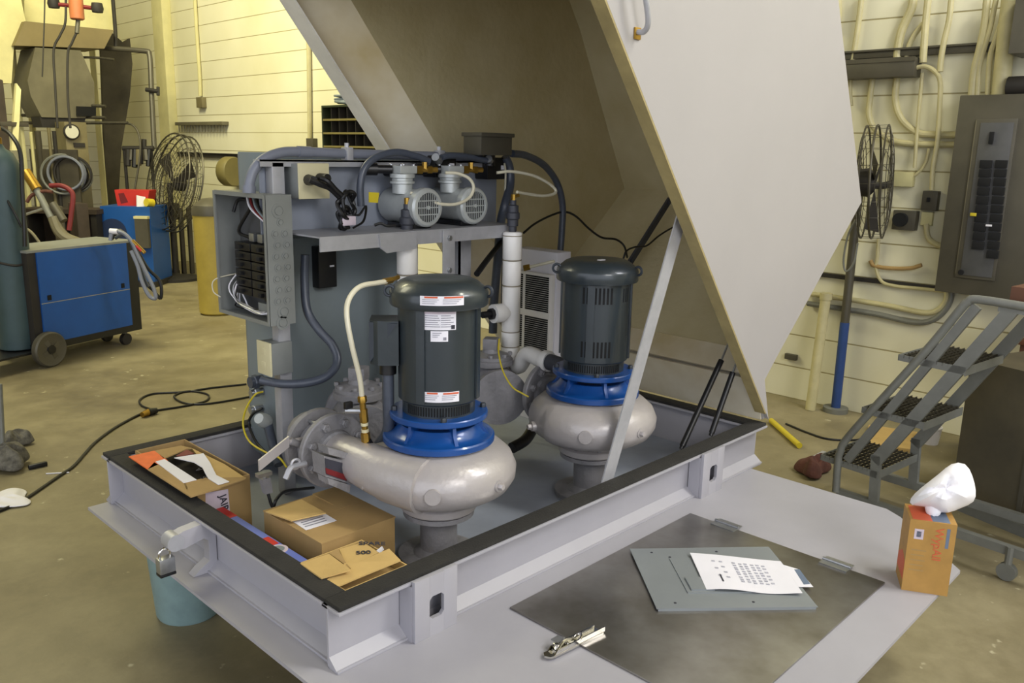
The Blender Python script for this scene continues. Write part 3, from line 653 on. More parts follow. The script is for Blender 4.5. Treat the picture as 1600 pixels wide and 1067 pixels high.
MB().tube([cc+V((.03, 0, -.03)), pY(562, 335, 2.37), pY(572, 322, 2.40), pY(568, 345, 2.35), pY(552, 356, 2.33)], .004, 6).build('cord', 'black', crd)
MB().tube([pY(585, 352, 2.31), pY(595, 349, 2.30), pY(605, 353, 2.29), pY(618, 352, 2.285)], .005, 8).build('cord_end', 'black', crd)
# milky hoses and white stand pipes
def vstack(base, top, label, key):
    T = thing('standpipe', label, 'pipe', base, 'white plastic standpipes')
    base, top = V(base), V(top); d = top-base; H_ = d.length; u = d.normalized()
    return T, base, u, H_
P1 = pY(636, 372, 2.33); P1b = V((P1.x, P1.y, .62))
T = thing('standpipe', 'white plastic standpipe rising behind the front motor', 'pipe', P1b, 'white plastic standpipes')
MB().cyl(P1b, P1, .0305, n=24).build('pipe', 'pvc', T)
zz = P1.z
for (za, zb, r) in ((-.125, 0, .037), (-.30, -.13, .0355)): MB().lathe([(r-.002, za), (r, za+.003), (r, zb-.003), (r-.002, zb)], P1, n=28).build('coupling', 'pvc', T)
for za in (-.004, -.128): MB().lathe([(.0372, za-.002), (.0376, za), (.0372, za+.002)], P1, n=28).build('glue_line', 'pvcdirty', T)
def barb_valve(Pt, T, tall):
    MB().lathe([(.014, 0), (.014, .02), (.021, .022), (.021, .045), (.026, .05), (.026, .07), (.021, .075), (.021, .098), (.012, .102), (.012, .118)], Pt, n=16).build('check_fitting', 'dpvc', T)
    MB().cyl(Pt+V((0, 0, .118)), Pt+V((0, 0, .140)), .009, n=6).cyl(Pt+V((0, 0, .132)), Pt+V((.022, -.008, .136)), .007, n=6).build('brass_elbow', 'brass', T)
barb_valve(P1, T, 1)
MB().tube([pY(696, 270, 2.33), pY(715, 271, 2.31), pY(733, 279, 2.29), pY(740, 293, 2.28), pY(733, 309, 2.28), pY(712, 319, 2.28), pY(685, 318, 2.29), pY(660, 309, 2.31), pY(641, 301, 2.33)], .0058, 10).build('air_hose', 'clearhose', T)
P2 = V((2.307, 2.232, 1.238))
T = thing('standpipe', 'white plastic standpipe with a capped side tee, left of the rear pump', 'pipe', P2-V((0, 0, .6)), 'white plastic standpipes')
zt2 = zcol(P2.x, P2.y, 362); P2.z = zt2; zk = zcol(P2.x, P2.y, 555)
st = pY(840, 587, 1.93)
MB().tube([P2, (P2.x, P2.y, zk+.06), (P2.x, P2.y-.003, zk+.02), (P2.x-.005, P2.y-.05, zk-.035), (2.285, 2.12, .80), (2.268, 2.04, .80), (2.262, 1.99, .80)], .031, 20, 5).build('pipe', 'pvc', T)
def zr(y): return zcol(P2.x, P2.y, y)
for (ya, yb, r) in ((405, 363, .0365), (445, 407, .0360), (540, 516, .036), (556, 541, .037)):
    MB().lathe([(r-.002, zr(ya)), (r, zr(ya)+.003), (r, zr(yb)-.003), (r-.002, zr(yb))], (P2.x, P2.y, 0), n=28).build('coupling', 'pvc', T)
for ya in (368, 406, 446, 517, 540, 557): MB().lathe([(.0368, zr(ya)-.0018), (.0374, zr(ya)), (.0368, zr(ya)+.0018)], (P2.x, P2.y, 0), n=28).build('glue_line', 'pvcdirty', T)
MB().lathe([(.034, zr(516)), (.0355, zr(514)), (.0355, zr(448)), (.034, zr(446))], (P2.x, P2.y, 0), n=28).build('tee', 'pvc', T)
q = V((P2.x, P2.y, zr(487))); sd = (-CR*.6+V((-.3, -.3, 0))).normalized()
MB().cyl(q, q+sd*.075, .029).cyl(q+sd*.04, q+sd*.085, .036, n=24).build('side_branch', 'pvc', T)
MB().cyl(q+sd*.085, q+sd*.10, .022, n=8).cyl(q+sd*.10, q+sd*.135, .013, n=8).build('hose_adapter', 'black', T)
MB().tube([(2.262, 2.0, .80), (2.256, 1.95, .80), (2.245, 1.87, .797)], .030, 20).build('grey_stub', 'dpvc', T)
MB().lathe([(.037, 0), (.039, .004), (.039, .028), (.037, .032)], (2.262, 1.985, .80), (.03, 1, 0), 24).build('coupling', 'pvc', T)
barb_valve(P2, T, 1)
MB().tube([pY(776, 270, 2.33), pY(800, 268, 2.30), pY(835, 275, 2.27), pY(862, 290, 2.25), pY(868, 301, 2.24), pY(850, 306, 2.24), pY(825, 303, 2.24), pY(808, 300, 2.232)], .0058, 10).build('air_hose', 'clearhose', T)
run('clear_tube', 'thin clear tube hanging straight down beside the junction box', 'hose', [pY(788, 255, 2.43), pY(790, 270, 2.43), pY(789, 300, 2.43), pY(787, 330, 2.43)], .004, 'clearhose', 8)
# black hoses and cables to the right
run('black_hose', 'thick black hose arching right and down to the white louvred unit', 'hose', [pY(800, 240, 2.43), pY(822, 243, 2.45), pY(850, 258, 2.48), pY(870, 285, 2.5), pY(879, 320, 2.5), pY(878, 360, 2.5), pY(875, 400, 2.5)], .015, 'flex', 12, 'black hoses from the junction box')
run('black_hose', 'thick black hose running down from the junction box past the shelf end', 'hose', [pY(789, 245, 2.44), pY(796, 262, 2.44), pY(797, 290, 2.43), pY(789, 320, 2.40), pY(782, 350, 2.42), pY(778, 400, 2.45), pY(772, 470, 2.46), pY(770, 520, 2.46)], .018, 'flex', 12, 'black hoses from the junction box')
run('black_cable', 'black cable sloping from the shelf end behind the front motor', 'cable', [pY(795, 362, 2.42), pY(778, 385, 2.42), pY(762, 405, 2.38), pY(745, 428, 2.32)], .012, 'black', 10)
run('black_cable', 'thin black cable draped under the hood toward the rear motor', 'cable', [pY(818, 364, 2.5), pY(835, 350, 2.5), pY(860, 337, 2.5), pY(882, 331, 2.5), pY(900, 338, 2.48), pY(920, 357, 2.46), pY(940, 371, 2.44), pY(962, 374, 2.42), pY(975, 384, 2.4), pY(980, 402, 2.35)], .005, 'black', 8)
run('black_cable', 'thin black cable running from the rear motor up to the hood rim', 'cable', [pY(974, 404, 2.1), pY(979, 392, 2.1), pY(992, 386, 2.1), pY(1010, 384, 2.1), pY(1030, 368, 2.1), pY(1050, 356, 2.1), pY(1066, 350, 2.1)], .004, 'black', 8)
run('black_hose', 'thick black hose lying on the tray between the two pumps', 'hose', [pY(842, 630, 2.25), pY(836, 660, 2.15), pY(822, 686, 2.1), pY(800, 700, 2.1)], .022, 'black', 12)
run('black_cable', 'pair of black cables crossing the tray behind the rear casing', 'cable', [pY(828, 632, 2.3), pY(808, 644, 2.35), pY(785, 650, 2.4), pY(760, 655, 2.45)], .006, 'black', 8)
# louvred heater
lu = thing('louvred_heater', 'white louvred heater standing behind the rear pump', 'heater', (2.78, 2.45, ZD+.006))
LX = 2.70
ta, tb = pX(808, 396, LX), pX(880, 402, LX); 
MB().box((LX, 2.345, ZD+.006), (LX+.09, 2.60, 1.135), .004).build('casing', 'white', lu)
ga, gb = pX(813, 424, LX), pX(864, 560, LX); y0, y1 = gb.y, ga.y; z1, z0 = ga.z+.01, gb.z+.02
gp = MB().box((LX-.03, y0, z0), (LX, y1, z1), .006).build('louvre_panel', 'pvc', lu)
for k in range(36):
    if k in (17, 18, 19): continue
    z = z1-.016-(z1-z0-.03)*k/35
    for (ya, yb) in ((y0+.01, y0+(y1-y0)*.70), (y0+(y1-y0)*.78, y1-.006)):
        MB().box((LX-.0315, ya, z-.0034), (LX-.0295, yb, z+.0034)).build('louvre_slot', 'slot', gp)
tt = MB().cyl(pY(818, 419, 2.32), pY(828, 417, 2.3), .013, n=6).build('brass_nozzle', 'brass'); MB().cyl(pY(828, 417, 2.3), pY(866, 408, 2.2), .006, n=8).build('tube_tail', 'clearhose', tt)
tag(tt, 'brass fitting with a clear tube, left of the rear motor cap', 'fitting')
# breaker box
bx = thing('breaker_box', 'open grey breaker box with exposed wiring on the rack\'s left side', 'electrical box', (1.42, 2.55, .98))
X0, Y0, X1, Y1, Z0, Z1 = 1.37, 2.40, 1.464, 2.735, .985, 1.402
t_ = .004
i = MB(); i.box((X0, Y0, Z0), (X1, Y0+t_, Z1)).box((X0, Y1-t_, Z0), (X1, Y1, Z1)).box((X0, Y0+t_, Z1-t_), (X1, Y1-t_, Z1)).box((X0, Y0+t_, Z0), (X1, Y1-t_, Z0+t_))
i.box((X0-.003, Y0, Z0), (X0+.002, Y0+.010, Z1)).box((X0-.003, Y1-.012, Z0), (X0+.002, Y1, Z1)).box((X0-.003, Y0+.01, Z1-.012), (X0+.002, Y1-.012, Z1+.002)).box((X0-.003, Y0+.01, Z0), (X0+.002, Y1-.012, Z0+.012))
i.build('enclosure', 'boxgrey', bx)
MB().box((X1-.004, Y0+t_, Z0+t_), (X1, Y1-t_, Z1-t_)).build('back_plate', 'boxin', bx)
random.seed(3)
for k in range(11):
    z = Z1-.05-k*.036; big = k in (0, 10, 9); x = X0+.045+(k % 2)*.006
    for x2 in ((x,) if big or k == 1 else (x-.014, x+.020)):
        r0 = .023 if big else .013
        MB().lathe([(r0, 0), (r0, -.0025), (r0*.72, -.0025), (r0*.72, -.001), (r0*.6, -.001), (r0*.55, -.004), (0, -.004)], (x2, Y0, z), (0, 1, 0), 20).build('knockout', 'boxgrey', bx)
bk_ = MB(); 
def brk(y0_, y1_, z0_, z1_, x0_=.035, mt='blackc'):
    return MB().box((X1-.064, y0_, z0_), (X1-.004, y1_, z1_), .003).build('breaker', mt, bx)
for c_ in range(2):
    ya = Y0+.055+c_*.108
    for k in range(6):
        z = 1.235-k*.03; o_ = brk(ya, ya+.102, z-.027, z)
        MB().box((X1-.074, ya+.03+(c_*.02), z-.020), (X1-.064, ya+.05+(c_*.02), z-.008), .001).build('toggle', 'slot', o_)
for k in range(3):
    ya = Y0+.05+k*.055; MB().box((X1-.05, ya, 1.24), (X1-.02, ya+.032, 1.268), .003).build('lug', 'steel', bx)
MB().box((X1-.05, Y0+.06, 1.0), (X1-.01, Y0+.15, 1.04), .003).build('terminal_block', 'boxgrey', bx)
MB().box((X1-.045, Y0+.05, 1.045), (X1-.01, Y0+.12, 1.065), .003).build('terminal_block', 'blackc', bx)
cols = ['white', 'white', 'clearhose', 'steel', 'white', 'black', 'white', 'white']
for k in range(9):
    y0_ = Y0+.06+random.random()*.18; x_ = X0+.02+random.random()*.03
    pts = [(X1-.02, Y0+.22+random.random()*.05, 1.11+random.random()*.05), (x_, Y1-.03-random.random()*.05, 1.08), (x_, Y1-.04-random.random()*.06, 1.03), (x_, y0_+.05, 1.005+random.random()*.015), (x_, y0_-.02, 1.01), (X1-.03, Y0+.06+random.random()*.03, 1.02)]
    MB().tube(pts, .0026, 6).build('wire', cols[k % 8], bx)
for k in range(4):
    MB().tube([(X1-.04, Y0+.15+k*.02, Z1-.01), (X1-.05, Y0+.11+k*.02, 1.35), (X1-.05, Y0+.05+k*.01, 1.31), (X1-.03, Y0+.03, 1.27)], .004, 6).build('wire', ['black', 'cabinet', 'dred', 'white'][k], bx)
MB().tube([(X1-.04, Y1-.03, 1.33), (X1-.03, Y1-.05, 1.37), (X1-.03, Y0+.2, 1.36), (X1-.04, Y1-.06, 1.27), (X1-.04, Y0+.2, 1.25)], .006, 8).build('wire', 'black', bx)
MB().tube([(X1-.02, Y1-.03, 1.12), (X0-.01, Y1+.0, 1.10), (X0-.02, Y1-.0, 1.06), (X0-.005, Y1-.02, 1.04)], .0022, 6).build('wire', 'clearhose', bx)
# switch box with ivory plate lower down, flexible hose and cable glands
sw = thing('switch_box', 'grey box with an ivory cover plate under the breaker box', 'switch', pX(420, 586, 1.40))
a, b = pX(403, 530, 1.40), pX(425, 588, 1.40)
MB().box((1.402, b.y, b.z), (1.48, a.y, a.z-.004), .003).build('box_body', 'boxgrey', sw); MB().box((1.395, b.y-.002, b.z-.002), (1.402, a.y+.002, a.z), .002).build('cover', 'cream', sw)
for k in (0, 1): zc_ = b.z+.03+k*.05; MB().box((1.393, (a.y+b.y)/2-.012, zc_-.012), (1.395, (a.y+b.y)/2+.012, zc_+.014), .001).build('socket', 'cream', sw)
run('flexible_conduit', 'dark flexible conduit curving from the breaker box back to the cabinet side', 'conduit', [pY(477, 398, 2.46), pY(476, 440, 2.46), pY(480, 485, 2.44), pY(498, 515, 2.40), pY(520, 540, 2.36), pY(527, 566, 2.33), pY(510, 588, 2.33), pY(480, 598, 2.36), pY(445, 600, 2.42), pY(418, 596, 2.48), pY(408, 594, 2.5)], .0145, 'flex', 14)
for (x, y, r, mt, lab) in ((410, 594, .026, 'flex', 'large dark cable gland on the cabinet side'), (411, 611, .017, 'steel', 'upper steel cable gland on the cabinet side'), (410, 637, .017, 'steel', 'lower steel cable gland on the cabinet side')):
    q = pX(x, y, 1.5); i = MB().cyl(q+V((.004, 0, 0)), q-V((.05, .0, 0)), r*.8, n=16).hexn(q-V((.02, 0, 0)), (-1, 0, 0), r, .018); tag(i.build('cable_gland', mt), lab, 'cable gland')
yc = run('yellow_cable', 'thin yellow cable looping from the upper gland on the cabinet side', 'cable', [pX(411, 612, 1.45), pX(398, 617, 1.42), pX(384, 640, 1.40), pX(380, 665, 1.39), pX(390, 690, 1.38), pX(414, 706, 1.38), pX(436, 715, 1.38), pX(448, 730, 1.38)], .0035, 'yellow', 8)
run('black_cable', 'black cable dropping from the lower gland on the cabinet side', 'cable', [pX(410, 638, 1.45), pX(396, 646, 1.43), pX(389, 662, 1.42), pX(400, 690, 1.41), pX(418, 710, 1.41)], .005, 'black', 8)
ig = thing('angled_fitting', 'grey angled conduit fitting low on the cabinet side', 'fitting', pX(415, 665, 1.46))
q = pX(418, 660, 1.46); MB().lathe([(.02, 0), (.026, .01), (.026, .03), (.022, .05), (.018, .06)], q, (-.6, -.3, .4), 16).build('fitting_body', 'alu', ig)
MB().tube([q, pX(424, 685, 1.44), pX(430, 706, 1.43), pX(436, 726, 1.42)], .017, 12).build('hose_tail', 'flex', ig)
fs = thing('float_switch', 'small grey sensor hanging by a black cord beside the flat lever', 'sensor', pY(418, 775, 2.15))
q = pY(416, 748, 2.15); q2 = pY(421, 771, 2.15); MB().prism([q+V((-.014, 0, 0)), q+V((.014, 0, 0)), q2+V((.012, 0, 0)), q2+V((-.012, 0, 0))], (0, .02, 0)).build('sensor_body', 'cast', fs)
MB().cyl(q+V((0, .01, 0)), pY(413, 735, 2.16), .006, n=8).box(pY(404, 742, 2.14), pY(420, 739, 2.16)).build('bracket', 'steel', fs)
MB().tube([q2+V((0, .01, 0)), pY(426, 792, 2.15), pY(432, 780, 2.15), pY(445, 768, 2.2), pY(470, 764, 2.25), pY(490, 762, 2.28)], .005, 8).build('cord', 'black', fs)
ct = thing('black_contactor', 'tall black control module mounted under the rack shelf', 'module', pY(514, 440, 2.52))
a, b = pY(497, 386, 2.55), pY(527, 448, 2.55); MB().box((a.x, 2.55, b.z), (b.x, 2.60, a.z), .004).build('module_body', 'black', ct)
MB().box((b.x-.03, 2.548, (a.z+b.z)/2), (b.x-.012, 2.55, (a.z+b.z)/2+.006)).build('label', 'white', ct)

# ------------------------------------------------------------------ boxes in the tray
zt = ZD+.006
def carton(name, label, lo, hi, mt='card'):
    T = thing(name, label, 'box', ((lo[0]+hi[0])/2, (lo[1]+hi[1])/2, lo[2])); t = .004
    i = MB(); x0, y0, z0 = lo; x1, y1, z1 = hi
    i.box((x0, y0, z0), (x1, y0+t, z1)).box((x0, y1-t, z0), (x1, y1, z1)).box((x0, y0+t, z0), (x0+t, y1-t, z1)).box((x1-t, y0+t, z0), (x1, y1-t, z1)).box((x0+t, y0+t, z0), (x1-t, y1-t, z0+t))
    i.build('carton_walls', mt, T); return T
def flap(T, pts, mt, name='flap', th=.0035, lab=None):
    i = MB().prism([V(p) for p in pts], (0, 0, -th)); o = i.build(name, mt, T)
    if lab: o['label'] = lab
    return o
zA = .555
A = carton('cardboard_box', 'torn-open cardboard box with an orange and white label, at the tray corner', (1.045, 2.29, zt), (1.215, 2.735, zA))
bm_ = lambda x, y, dz=0: tuple(pz(x, y, zA+.001+dz))
A_in = MB().box((1.052, 2.30, zA-.035), (1.208, 2.725, zA-.030)).build('inner_sheet', 'carddk', A)  # dark sheet under the hole, shade of the hollow painted on
# top faces, leaving a ragged hole
flap(A, [bm_(201, 713), bm_(231, 733), bm_(262, 719), bm_(241, 704)], 'orange', 'orange_label', .003, 'bright orange sticker')
flap(A, [bm_(231, 733), bm_(298, 776), bm_(290, 754), bm_(241, 722)], 'card'); flap(A, [bm_(298, 776), bm_(345, 762), bm_(322, 746), bm_(286, 754)], 'card')
flap(A, [bm_(298, 776, .001), bm_(384, 748, .001), bm_(384, 745, .001), bm_(318, 747, .001)], 'card')
flap(A, [bm_(243, 721, .002), bm_(257, 717, .002), bm_(307, 749, .002), bm_(287, 754, .002)], 'white', 'shipping_label', .002, 'white printed shipping label')
flap(A, [bm_(241, 704), bm_(256, 716), bm_(292, 701), bm_(300, 700), bm_(283, 696)], 'card')
flap(A, [bm_(300, 700), bm_(318, 709), bm_(351, 725), bm_(383, 746), bm_(348, 753), bm_(330, 740), bm_(322, 720), bm_(306, 708)], 'card2')
flap(A, [bm_(272, 715, .004), bm_(296, 711, .006), bm_(318, 708, .006), bm_(328, 722, .006), bm_(338, 742, .004), bm_(358, 752, .004), bm_(341, 757, .004), bm_(325, 747, .004), bm_(316, 730, .005), bm_(303, 722, .006)], 'white', 'torn_tape', .002, 'torn white printed tape')
flap(A, [bm_(275, 712, .003), bm_(292, 702, .006), bm_(303, 708, .006), bm_(288, 712, .004)], 'dred', 'red_tab', .002)
text('A', .03, bm_(318, 733, .0065), (-.25, 1, 0), (-1, -.25, 0), 'ink', A); text('S', .03, bm_(325, 745, .0065), (-.25, 1, 0), (-1, -.25, 0), 'ink', A)
MB().quad(pY(321, 770, 2.289), pY(321, 800, 2.289), pY(360, 808, 2.289), pY(356, 764, 2.289), .001).build('side_label', 'lilac', A)
text('JAIR', .031, pY(343, 775, 2.286), (.12, 0, -1), (1, 0, .12), 'ink', A, bold=.0004)
zB = .53
B = carton('cardboard_box', 'closed flat cardboard box with a white label, under the pump nozzle', (1.136, 1.775, zt), (1.378, 2.07, zB))
for (p) in ([(1.134, 1.773), (1.38, 1.773), (1.38, 1.922), (1.134, 1.922)], [(1.134, 1.924), (1.38, 1.924), (1.38, 2.072), (1.30, 2.072), (1.30, 1.96), (1.134, 1.96)]):
    flap(B, [(x, y, zB+.0035) for x, y in p], 'card')
flap(B, [(1.134, 1.924, zB+.0005), (1.31, 1.924, zB+.0005), (1.31, 2.07, zB+.0005), (1.134, 2.07, zB+.0005)], 'card')
k_ = lambda x, y, dz=0: tuple(pz(x, y, zB+.006+dz))
flap(B, [k_(415, 799, .004), k_(455, 813, .010), k_(509, 801, .014), k_(471, 780, .004)], 'card2', 'torn_flap')
flap(B, [k_(457, 814, -.001), k_(478, 828, -.001), k_(526, 813, -.001), k_(506, 801, -.001)], 'white', 'shipping_label', .001, 'white printed shipping label')
for k in range(3): flap(B, [k_(470+k*3, 816+k*3, 0), k_(471+k*3, 817+k*3, 0), k_(505+k*3, 807+k*3, 0), k_(504+k*3, 806+k*3, 0)], 'greyink', 'label_print', .0004)
zC = .525
Cc = carton('cardboard_box', 'small open cardboard box with handwriting on its flaps, in the near tray corner', (1.045, 1.54, zt), (1.235, 1.735, zC), 'card2')
MB().box((1.052, 1.547, zC-.03), (1.228, 1.728, zC-.026)).build('inner_sheet', 'card', Cc)
k_ = lambda x, y, dz=0: tuple(pz(x, y, zC+.004+dz))
flap(Cc, [k_(530, 858), k_(568, 847), k_(592, 863), k_(560, 879), k_(540, 880)], 'card2')
f1 = flap(Cc, [k_(469, 880, .004), k_(514, 865, .008), k_(548, 890, .016), k_(502, 903, .008)], 'card2')
f2 = flap(Cc, [k_(538, 880, .006), k_(560, 878, .006), k_(608, 857, .014), k_(626, 875, .010), k_(560, 902, .002), k_(525, 917, .002), k_(508, 908, .002)], 'card2')
flap(Cc, [k_(514, 864, .004), k_(528, 857, .006), k_(540, 878, .006), k_(548, 888, .006)], 'card', 'torn_edge')
text('SPARE', .026, k_(560, 851, .002), (.55, -.55, 0), (.6, .8, 0), 'ink', Cc, bold=.0004)
text('500', .026, k_(556, 866, .002), (.75, -.55, 0), (.5, .8, 0), 'ink', Cc, bold=.0004)
flap(Cc, [k_(588, 860, .0), k_(597, 853, .01), k_(600, 858, .01), k_(594, 864, 0)], 'white', 'packing_slip', .001)
D_ = thing('flat_carton', 'flat periwinkle blue printed carton wedged along the left rail', 'box', (1.075, 2.0, zt))
zD = .49
MB().box((1.048, 1.76, zt), (1.105, 2.255, zD), .002).build('carton_body', 'perib', D_)
fl_ = lambda y0_, y1_, x0_, x1_, mt, nm: MB().box((x0_, y0_, zD), (x1_, y1_, zD+.001)).build(nm, mt, D_)
fl_(2.17, 2.255, 1.048, 1.105, 'red', 'red_panel'); fl_(1.93, 1.985, 1.06, 1.10, 'red', 'red_panel')
MB().lathe([(.028, 0), (.028, .0012), (0, .0012)], (1.078, 1.90, zD), n=24).build('print_disc', 'lilac', D_); MB().lathe([(.014, 0), (.019, .0022), (.012, .0022)], (1.078, 1.90, zD), n=20).build('print_ring', 'cabinet', D_)

# ------------------------------------------------------------------ things on the deck
zk_ = ZD
hs = thing('aluminium_hatch', 'worn aluminium sheet hatch lying flat on the deck', 'hatch', (1.9, 1.08, ZD))
H0, H1, HY0, HY1 = 1.475, 2.352, .757, 1.408
MB().box((H0, HY0, ZD), (H1, HY1, ZD+.006), .0012).build('sheet', 'alusheet', hs)
for (x, y) in ((1133, 822), (1308, 881)):
    q = pz(x, y, ZD+.006); q.x = H1
    h = MB().box((H1-.028, q.y-.042, ZD+.006), (H1+.03, q.y+.042, ZD+.009)).cyl((H1+.004, q.y-.043, ZD+.011), (H1+.004, q.y+.043, ZD+.011), .005, n=10)
    h.build('hinge', 'steel', hs)
q1_, q2_ = pz(862, 1022, ZD+.01), pz(938, 985, ZD+.01); dq = (q2_-q1_); dl = dq.length; du = dq.normalized(); dn = V((-du.y, du.x, 0)); 
lt = thing('draw_latch', 'chrome draw latch clipped to the near edge of the hatch', 'latch', (q1_+q2_)/2)
def lp(u, v, z): return q1_+du*u+dn*v+V((0, 0, z))
i = MB(); i.prism([lp(-.012, -.008, -.004), lp(-.02, .004, -.004), lp(-.012, .016, -.004), lp(dl, .016, -.004), lp(dl, -.012, -.004), lp(0, -.012, -.004)], (0, 0, .005)); i.build('base_plate', 'chrome', lt)
i = MB(); i.prism([lp(.0, .012, .001), lp(dl-.01, .012, .001), lp(dl-.01, .012, .012), lp(.01, .012, .012)], dn*.003).prism([lp(.0, -.011, .001), lp(dl+.005, -.011, .001), lp(dl+.005, -.011, .014), lp(.01, -.011, .012)], dn*.003); i.build('side_wall', 'chrome', lt)
MB().tube([lp(.012, -.006, .008), lp(.03, -.002, .018), lp(.05, .002, .018), lp(.075, .004, .010)], .004, 8).cyl(lp(.024, -.012, .009), lp(.024, .018, .009), .0045, n=10).cyl(lp(.05, -.012, .009), lp(.05, .018, .009), .0045, n=10).build('latch_arm', 'chrome', lt)
MB().prism([lp(.022, .006, .014), lp(.052, .010, .018), lp(.050, .034, .012), lp(.028, .034, .010)], (0, 0, .003)).build('keeper', 'steel', lt)
MB().tube([lp(.078, -.006, .006), lp(.090, -.008, .014), lp(.10, .006, .014), lp(.088, .012, .006)], .0035, 8).cyl(lp(.016, .0, .008), lp(.016, .0, .022), .005, n=8).build('wire_loop', 'chrome', lt)
zc_ = ZD+.012
C4 = [pz(984, 858, zc_), pz(1026, 952, zc_), pz(1278, 949, zc_), pz(1201, 855, zc_)]
dfc = thing('panel_cover', 'grey breaker panel cover lying on the hatch under the paper', 'panel cover', sum((p for p in C4), V())/4-V((0, 0, .006)))
def bil(u, v, z=0): return (C4[0]*(1-u)+C4[3]*u)*(1-v)+(C4[1]*(1-u)+C4[2]*u)*v+V((0, 0, z))
MB().prism([bil(0, 0), bil(0, 1), bil(1, 1), bil(1, 0)], (0, 0, .002)).prism([bil(.01, .99, -.006), bil(.01, 1, -.006), bil(.99, 1, -.006), bil(.99, .99, -.006)], (0, 0, .006)).prism([bil(.01, 0, -.006), bil(.01, .01, -.006), bil(.99, .01, -.006), bil(.99, 0, -.006)], (0, 0, .006)).build('cover_plate', 'deadfront', dfc)
MB().prism([bil(.24, .2, .002), bil(.24, .78, .002), bil(.74, .78, .002), bil(.74, .2, .002)], (0, 0, .0025)).build('door', 'deadfront', dfc)
MB().prism([bil(.27, .55, .0045), bil(.27, .75, .0045), bil(.42, .75, .0045), bil(.42, .55, .0045)], (0, 0, .004)).build('door_handle', 'deadfront', dfc)
for u, v in ((.14, .08), (.60, .08), (.13, .92), (.62, .92), (.25, .17)):
    p = bil(u, v, .002); MB().cyl(p, p+V((0, 0, .0008)), .004, n=10).build('screw_hole', 'ink', dfc)
# two sheets of paper
def sheet(name, label, Q, zf, mt='white'):
    T = thing(name, label, 'paper', sum((V(q) for q in Q), V())/4); n = 14; vs = []; fs = []
    for i_ in range(n+1):
        for j in range(n+1):
            u, v = i_/n, j/n; p = (Q[0]*(1-u)+Q[1]*u)*(1-v)+(Q[3]*(1-u)+Q[2]*u)*v; vs.append(p+V((0, 0, zf(u, v))))
    m_ = (n+1)**2; vs += [p-V((0, 0, .0006)) for p in vs]
    for i_ in range(n):
        for j in range(n):
            a = i_*(n+1)+j; q = [a, a+1, a+n+2, a+n+1]; fs += [q, [k+m_ for k in q[::-1]]]
    o = MB().add(vs, fs).build('sheet', mt, T, 60); return T
zq = ZD+.022
Q = [pz(1078, 863.5, zq), pz(1220, 875, zq-.002), pz(1272, 915, zq-.006), pz(1243, 918, zq-.006)]
Q2 = [pz(1216, 880, ZD+.016), pz(1247, 889, ZD+.016), pz(1271, 917, ZD+.016), pz(1235, 917, ZD+.016)]
T = sheet('printed_leaflet', 'small printed leaflet with a dark picture, peeking out under the paper', Q2, lambda u, v: 0)
MB().quad(pz(1241, 889.5, ZD+.0165), pz(1249, 889, ZD+.0165), pz(1266, 912, ZD+.0165), pz(1256, 913, ZD+.0165), .0005).build('dark_picture', 'slate', T)
Q = [pz(1078, 864, zq), pz(1220, 874.5, zq), pz(1254, 927, zq), pz(1104, 920, zq)]
pf = lambda u, v: .004*math.sin(u*7)*(v)+.003*math.sin(u*4+1)*(1-v)-.0015
T = sheet('paper_sheet', 'white printed sheet of paper lying on the grey panel cover', Q, pf)
def pq(u, v, dz=.0011): return (Q[0]*(1-u)+Q[1]*u)*(1-v)+(Q[3]*(1-u)+Q[2]*u)*v+V((0, 0, pf(u, v)+dz))
random.seed(11)
for cu, n_ in ((.2, 3), (.28, 4), (.42, 9), (.49, 8), (.55, 9), (.62, 8), (.68, 8), (.74, 6)):
    for k in range(n_):
        v = .2+.6*k/n_+random.uniform(-.01, .01); MB().prism([pq(cu, v), pq(cu, v+.035), pq(cu+.035, v+.035), pq(cu+.035, v)], (0, 0, .0003)).build('print_line', 'paleink', T)
MB().prism([pq(.21, .60), pq(.21, .80), pq(.225, .80), pq(.225, .60)], (0, 0, .0004)).build('print_heading', 'ink', T)
# tissue box
b0, b1, bL = pz(1408, 921, ZD), pz(1480, 932, ZD), pz(1397, 888, ZD)
e1 = (b1-b0); e2 = V((-e1.y, e1.x, 0)).normalized()*.115
e1 = e1.normalized()*e1.length
hT = zcol(b0.x, b0.y, 811)-ZD
tb_ = thing('tissue_box', 'tall ochre printed tissue box standing at the far deck corner', 'tissue box', b0+e1*.5+e2*.5)
def tp(u, v, z): return b0+e1*u+e2*v+V((0, 0, z))
MB().prism([tp(0, 0, 0), tp(1, 0, 0), tp(1, 1, 0), tp(0, 1, 0)], (0, 0, hT)).build('carton', 'kraft', tb_)
def top(u0, u1, v0, v1, mt, nm, z=.0006): return MB().prism([tp(u0, v0, hT), tp(u1, v0, hT), tp(u1, v1, hT), tp(u0, v1, hT)], (0, 0, z)).build(nm, mt, tb_)
top(.06, .48, .04, .9, 'coral', 'coral_patch'); top(.48, .86, .04, .9, 'slate', 'slate_patch'); 
en = e2.normalized()*-.0006; 
def fr(u0, u1, z0, z1, mt, nm): return MB().prism([tp(u0, 0, z0*hT), tp(u1, 0, z0*hT), tp(u1, 0, z1*hT), tp(u0, 0, z1*hT)], en).build(nm, mt, tb_)
fr(.12, .32, .74, .88, 'lilac', 'printed_square'); fr(.17, .27, .77, .85, 'slate', 'printed_emblem'); fr(.80, .87, .66, .93, 'slate', 'print_column')
for k in range(5): fr(.1, .42-.03*(k % 2), .30+k*.07, .315+k*.07, 'card', 'print_line')
text('WypAll', .032, tp(.56, 0, hT*.93)-e2.normalized()*.001, (0, 0, -1), e1, 'coral', tb_)
el = e1.normalized()*-.0006
